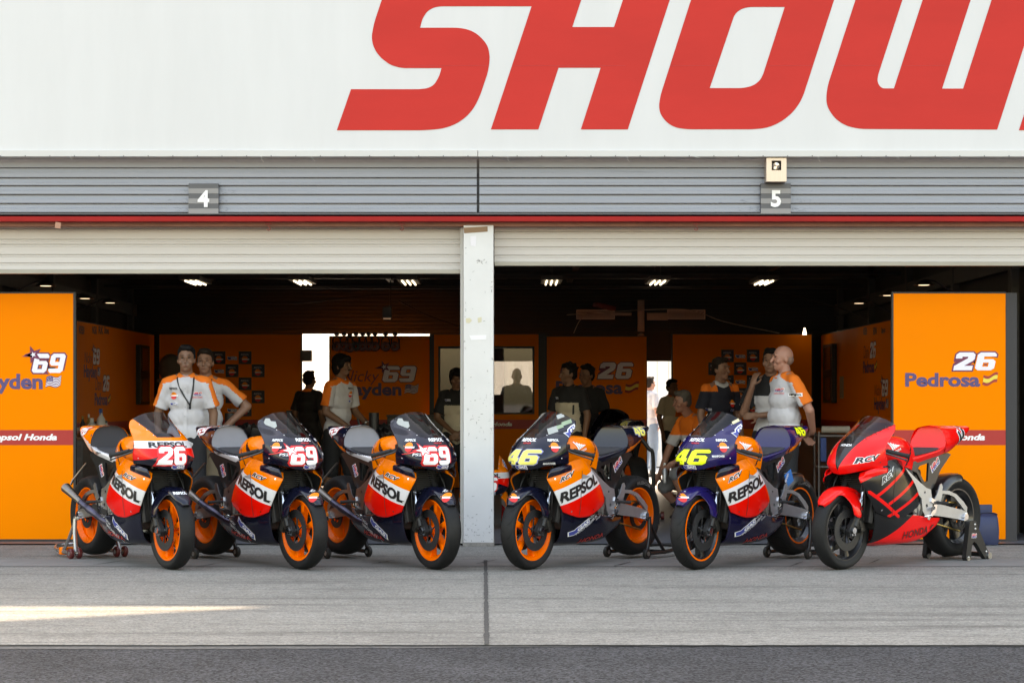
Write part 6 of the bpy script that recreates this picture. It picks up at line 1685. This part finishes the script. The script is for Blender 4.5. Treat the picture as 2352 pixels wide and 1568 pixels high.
        if style == 'spiky':
            rnd = random.Random(px)
            for q in range(46):
                a, e = rnd.uniform(0, 6.28), rnd.uniform(.25, 1.5); dv = Vector((math.cos(a)*math.cos(e), math.sin(a)*math.cos(e), math.sin(e))); p0 = hp(0, .026, .05) + HR @ Vector((dv.x*.074*k, dv.y*.082*k, dv.z*.074*k)); b.cap(p0, p0 + HR @ (dv*.03*k + Vector((rnd.uniform(-.01,.01), rnd.uniform(-.01,.01), .004))), .013*k, .004, 8)
        me = remeshed(b, .008, 2, .0045, px, 26.)
        mesh_part('hair', me, hair or HAIR_K, body)
    else:
        b = MB(); b.ell(hp(0, .048, -.012), (.0765*k, .061*k, .056*k), HR, 20); mesh_part('hair', remeshed(b, .008, 2, .002, 3, 26.), hair or HAIR_G, body)
    # --- shirt with short sleeves
    sfn, smats = shirt
    b = MB()
    for z, rx, ry, f in ((1.405,.178,.118,.9),(1.29,.178,.122*fat,.7),(1.13,.168*fat**.6,.122*fat,.4),(.985,.178*fat**.6,.128*fat,.1),(.90,.172*fat**.6,.124*fat,0)):
        b.ell(V(lx*f, .01+ly*f - (.03*(fat-1) if z < 1.2 else 0), z), (rx*k, ry*k, (.135 if z > .93 else .09)*k), None, 24)
    for s in (1, -1):
        b.cap(nk + V(s*.038, .005, -.030), sh[s] + V(s*.004,0,.004), .056*k, .060*k, 16)
        e2 = sh[s].lerp(el[s], .80); b.tube([sh[s], sh[s].lerp(el[s], .4), e2], [.062*k, .067*k, .074*k], 18)
    me = remeshed(b, .010, 4, .011, px*.01, 8.)
    sho = mesh_part('shirt', me, smats, body)
    ik = 1/k
    arms = {s: (sh[s]*ik, el[s]*ik) for s in (1, -1)}
    for p in me.polygons: p.material_index = sfn(p.center*ik, arms)
    # collar
    b = MB(); n_ = 20; ring = []
    cp = lambda a, r, z, dr=0: nk + V((r+dr)*math.cos(a), (r+dr)*1.05*math.sin(a) - .004, z - .035*max(0, -math.sin(a))**3)
    for z, r in ((-.022,.076),(.030,.066),(.034,.069),(.004,.092),(-.012,.094)): ring.append([cp(2*math.pi*q/n_, r, z) for q in range(n_)])
    b.rings(ring, cap=False); colm = pose.get('collar', smats[1] if len(smats) > 1 else smats[0]); mesh_part('collar', _tomesh(b), [colm], sho)
    # --- trousers or shorts
    b = MB(); b.ell(V(0,.005,.93), (.168*k*fat**.5, .122*k*fat**.7, .10*k), None, 20)
    for s in (1, -1):
        b.cap(hip[s] + V(0,0,.0), hip[s].lerp(kn[s], .95 if lower == 'shorts' else 1.), .103*k, .084*k, 16)
        if lower != 'shorts': b.cap(kn[s], an[s] + V(0,0,.02), .076*k, .062*k, 14)
    mesh_part(lower, remeshed(b, .013, 4, .007, px*.02, 8.), lower_m or TROU_K, body)
    for s in (1, -1):
        b = MB(); b.cap(an[s] + V(0,.04,-.058), an[s] + V(s*.012,-.135,-.068), .043*k, .036*k, 14); b.cap(an[s] + V(0,.02,-.03), an[s] + V(0,.01,.03), .046*k, .046*k, 12)
        for v in b.b.verts: v.co.z = max(v.co.z, .0 if not seat else v.co.z)
        mesh_part('shoe', _tomesh(b), [shoe or SHOE_K], body)
        if lower == 'shorts': b = MB(); b.cap(an[s] + V(0,.0,.02), an[s].lerp(kn[s], .38), .047*k, .060*k, 14); mesh_part('sock', _tomesh(b), [SOCK], body)
    # --- printed marks on the shirt
    if logos:
        bv = bvh_of(sho)
        for (kind, x, z, yaw_) in logos:
            n0 = Vector((math.sin(yaw_), -math.cos(yaw_), 0)); u = Vector((math.cos(yaw_), math.sin(yaw_), 0))
            put = lambda nm, d, m, ly: decal(nm, d, m, sho, bv, V(x, 0, z) + n0*.45, u, (0,0,1), -n0, .004 + .0015*ly)
            if kind == 'repsol': repsol_logo(put, 0, 0, .030, None); put('lettering', moved(text2d('REPSOL', .04, .15, w=.085, h=.020), -.045, .055), BLACK_PRINT, 1); gas_logo(put, -.035, -.09, .075, .032)
            elif kind == 'repsol_dark': repsol_logo(put, 0, 0, .034, None); gas_logo(put, -.02, -.085, .07, .03)
            elif kind == 'hrc': hrc_logo(put, -.045, 0, .095, .034); put('lettering', moved(text2d('HONDA RACING', .03, 0, w=.10, h=.010), -.045, -.022), RED_PRINT, 1)
            elif kind == 'gas': gas_logo(put, -.03, 0, .07, .032)
            elif kind == 'label': put('badge', fill2d([[(-.04,-.014),(.04,-.014),(.04,.018),(-.04,.018)]]), WHITE_PRINT, 1); put('lettering', moved(text2d('REPSOL', .04, .1, w=.066, h=.017), -.033, -.007), BLACK_PRINT, 2)
            elif kind == 'pen': put('pen_pocket', fill2d([[(-.012,-.06),(.010,-.06),(.016,.05),(-.004,.05)]]), BLACK_PRINT, 1)
            elif kind == 'placket':
                put('placket', fill2d([[(-.016,-.50),(.016,-.50),(.016,.02),(-.016,.02)]]), SHIRT_W, 1)
                for q in range(6): put('button', fill2d([circle2d(.005, n=8, cy=-.02-.085*q)]), mat('button', (.3,.3,.32), .4), 2)
            elif kind == 'pocket': put('pocket', fill2d([[(-.05,-.06),(.05,-.06),(.05,.05),(-.05,.05)]]), SHIRT_W, 1)
    if pose.get('lanyard'):
        b = MB(); 
        for s in (1, -1): b.tube(spl([nk + V(s*.07,.0,.0), nk + V(s*.075,-.085,-.03), nk + V(s*.055+.015,-.118,-.13), nk + V(.045,-.135*fat,-.27)], 14), .008*k, 6)
        b.box(nk + V(.045,-.142*fat,-.285), (.022*k,.006,.04*k)); mesh_part('lanyard', _tomesh(b), [BLACKP], sho)
    if pose.get('watch'):
        s = pose['watch']; d = (wr[s]-el[s]).normalized(); b = MB(); b.tube([wr[s]-d*.03, wr[s]-d*.012], .033*k, 14); mesh_part('watch', _tomesh(b), [STEEL], body)
    return t
def _tomesh(b):
    b.weld(); bmesh.ops.recalc_face_normals(b.b, faces=b.b.faces[:]); me = bpy.data.meshes.new('part'); b.b.to_mesh(me); b.b.free()
    me.polygons.foreach_set('use_smooth', [True]*len(me.polygons)); return me

def sh_team(c, arms):       # white shirt with an orange band from the neck down the outside of the sleeves
    for s in (1, -1):
        a, e = arms[s]; ax = (e-a).normalized(); q = c - a
        t = q.dot(ax); out = q - ax*t
        if t > .02 and (q - ax*t).length < .12:
            side = Vector((s, 0, .25)); side = (side - ax*side.dot(ax)).normalized()
            if out.normalized().dot(side) > .52: return 1
        if c.z > 1.455 - .30*max(0, abs(c.x)-.17) and abs(c.x) > .05 and c.z > 1.500 - .55*(abs(c.x)-.06): return 1
    return 0
def sh_plain(c, arms): return 0
def sh_yoke(c, arms):       # black yoke and sleeves over a cream body
    for s in (1, -1):
        a, e = arms[s]; ax = (e-a).normalized(); q = c - a; t = q.dot(ax)
        if t > .03 and (q-ax*t).length < .11 and abs(c.x - a.x) < .13 and abs(c.x) > .155: return 1
    return 1 if c.z > 1.33 else 0
def sh_orange_shoulder(c, arms):
    for s in (1, -1):
        a, e = arms[s]
        if abs(c.x) > .08 and c.z > 1.432: return 1
    return 0
TEAM = (sh_team, [SHIRT_W, SHIRT_O]); YOKE = (sh_yoke, [SHIRT_C, SHIRT_K])
person('man in white shirt with orange sleeves standing in front behind the orange nosed bike', 428, 795, 18.85, .06, dict(el1=(.245,.055,1.17), wr1=(.235,.05,.935), el_1=0, lanyard=True, head=.02, **{'el-1': (-.265,.06,1.17), 'wr-1': (-.26,.04,.935)}), TEAM, 'trousers', TROU_K, HAIR_K, 'short', SK_M, logos=(('repsol', -.085, 1.335, -.25), ('hrc', .085, 1.335, .2), ('placket', 0, 1.42, 0)))
person('man in white shirt with hand on hip, half hidden behind the other white shirt', 472, 803, 19.75, -.12, dict(head=.1, lanyard=True, **{'el1': (.40,.06,1.24), 'wr1': (.20,-.10,1.02), 'hd1': (-.75,-.1,-.35), 'pn1': (-.2,-1,0), 'curl1': .5}), TEAM, 'trousers', mat('khaki', (.20,.16,.11), .85), HAIR_B, 'short', SK_L, logos=(('hrc', .06, 1.36, .1),))
person('mechanic in white shirt and dark shorts walking beside the back panel with 69', 776, 815, 22.4, .95, dict(head=.15, beard=True, watch=1, **{'el1': (.24,-.04,1.17), 'wr1': (.20,-.26,1.03), 'hd1': (-.1,-.8,-.25), 'el-1': (-.23,-.02,1.17), 'wr-1': (-.15,-.25,1.02), 'kn1': (.10,-.10,.50), 'an1': (.10,-.03,.09), 'kn-1': (-.10,.02,.50), 'an-1': (-.10,.12,.09)}), TEAM, 'shorts', TROU_K, HAIR_K, 'full', SK_M, lean=(0,-.05), shoe=SHOE, logos=(('repsol', .0, 1.36, .25),))
person('dark haired person in black shirt seen from behind by the white curtain', 710, 853, 27.5, 2.6, dict(collar=SHIRT_O), (sh_plain, [SHIRT_K, SHIRT_O]), 'trousers', TROU_K, HAIR_K, 'short', SK_M)
person('young person in black and cream shirt with hands clasped left of the pillar', 1048, 848, 24.4, .05, dict(nod=.15, collar=SHIRT_K, **{'el1': (.25,-.02,1.17), 'wr1': (.06,-.20,.99), 'hd1': (-.5,-.2,-.3), 'pn1': (-.3,.9,0), 'curl1': .7, 'el-1': (-.25,-.02,1.17), 'wr-1': (-.06,-.19,1.0), 'hd-1': (.5,-.25,-.35), 'pn-1': (.3,.9,0), 'curl-1': .7}), YOKE, 'trousers', TROU_K, HAIR_K, 'full', SK_M, logos=(('gas', -.10, 1.38, -.2),))
person('young man in black and cream shirt looking left before the back panel with 26', 1306, 836, 23.4, -.45, dict(head=-.75, collar=SHIRT_K), YOKE, 'trousers', TROU_K, HAIR_K, 'spiky', SK_M, logos=(('pen', .07, 1.25, .3), ('gas', -.10, 1.37, -.3)))
person('spiky haired man in black shirt, half hidden before the back panel with 26', 1348, 840, 24.2, -.3, dict(head=-.5, collar=SHIRT_K), (sh_plain, [SHIRT_K]), 'trousers', TROU_K, HAIR_K, 'spiky', SK_M)
person('bald man silhouetted outside the wide window', 1187, 845, 32.0, .2, {}, (sh_plain, [SHIRT_K]), 'trousers', TROU_K, HAIR_B, 'bald', SK_M, group='people behind the garages')
person('man in loose white shirt and jeans outside the open rear door', 1492, 866, 35.0, 2.2, {}, (sh_plain, [SHIRT_W]), 'trousers', TROU_D, HAIR_B, 'short', SK_P, group='people behind the garages')
person('person in beige and orange shirt at the right edge of the open rear door', 1543, 872, 29.3, .6, dict(collar=SHIRT_O), (lambda c, a: 1 if c.z > 1.2 and c.x > .0 else 0, [SHIRT_C, SHIRT_O]), 'shorts', TROU_K, HAIR_K, 'short', SK_M)
person('grey haired man in orange shirt crouching and holding a spray can', 1604, 902, 22.3, -1.0, dict(height=1.72, dz=-.33, head=-.2, nod=.1, collar=SHIRT_O, hy=-.10, **{'el1': (.22,-.22,1.14), 'wr1': (.12,-.42,1.0), 'el-1': (-.27,-.22,1.12), 'wr-1': (-.24,-.36,.86), 'hd-1': (-.05,-.5,-.6), 'pn-1': (.9,-.2,0), 'curl-1': .8, 'kn1': (.14,-.44,.86), 'an1': (.13,-.22,.43), 'kn-1': (-.14,-.40,.70), 'an-1': (-.13,-.12,.43)}), (lambda c, a: 0 if c.z > 1.30 else 1, [SHIRT_O, SHIRT_W]), 'shorts', mat('grey_shorts', (.18,.18,.19), .85), HAIR_G, 'short', SK_P, lean=(0,-.12), seat=True)
person('man in navy shirt with orange shoulders and white collar, behind the violet bike', 1655, 823, 21.6, .45, dict(head=.35, collar=SHIRT_W), (sh_orange_shoulder, [SHIRT_N, SHIRT_O]), 'trousers', TROU_K, HAIR_B, 'short', SK_L, logos=(('repsol_dark', .07, 1.30, .2), ('gas', -.16, 1.22, -.5)))
person('heavy bald man in white shirt with orange sleeves, hands behind his back', 1800, 793, 19.1, -1.2, dict(head=-.15, **{'el1': (.27,.12,1.19), 'wr1': (.12,.24,1.0), 'hd1': (-.5,.1,-.2), 'el-1': (-.26,.12,1.19), 'wr-1': (-.10,.24,.98)}), TEAM, 'trousers', TROU_K, mat('cropped_hair', (.20,.12,.09), .7), 'bald', SK_P, fat=1.17, logos=(('hrc', .07, 1.36, .15), ('label', .0, 1.33, 1.57), ('pocket', .085, 1.27, .15)))
person('man in black and white shirt with hand at his chin behind the heavy bald man', 1771, 802, 20.3, -.25, dict(head=-.1, collar=SHIRT_K, **{'el-1': (-.26,-.10,1.16), 'wr-1': (-.16,-.20,1.42), 'hd-1': (.12,-.02,.5), 'pn-1': (.6,.8,0), 'curl-1': .9, 'el1': (.25,-.06,1.17), 'wr1': (-.08,-.22,1.14), 'hd1': (-.9,0,-.05), 'pn1': (0,1,0)}), (sh_yoke, [SHIRT_W, SHIRT_K]), 'trousers', TROU_K, HAIR_K, 'short', SK_L)
def spray():
    t = tag(empty('spray_can', at(1527, 1087, 22.0)), 'grey spray can held low by the crouching man', 'spray can'); b = MB(); b.lathe([(-.10,.001),(-.10,.030),(.06,.030),(.085,.016),(.085,.001)], (0,0,0), 18, 'z'); part_l(b.build('can', mat('grey_can', (.30,.30,.32), .35, .6)), t)
    b = MB(); b.lathe([(.083,.001),(.083,.017),(.115,.015),(.115,.001)], (0,0,0), 14, 'z'); part_l(b.build('cap', PLW), t)
spray()
bpy.data.scenes.remove(WORK)
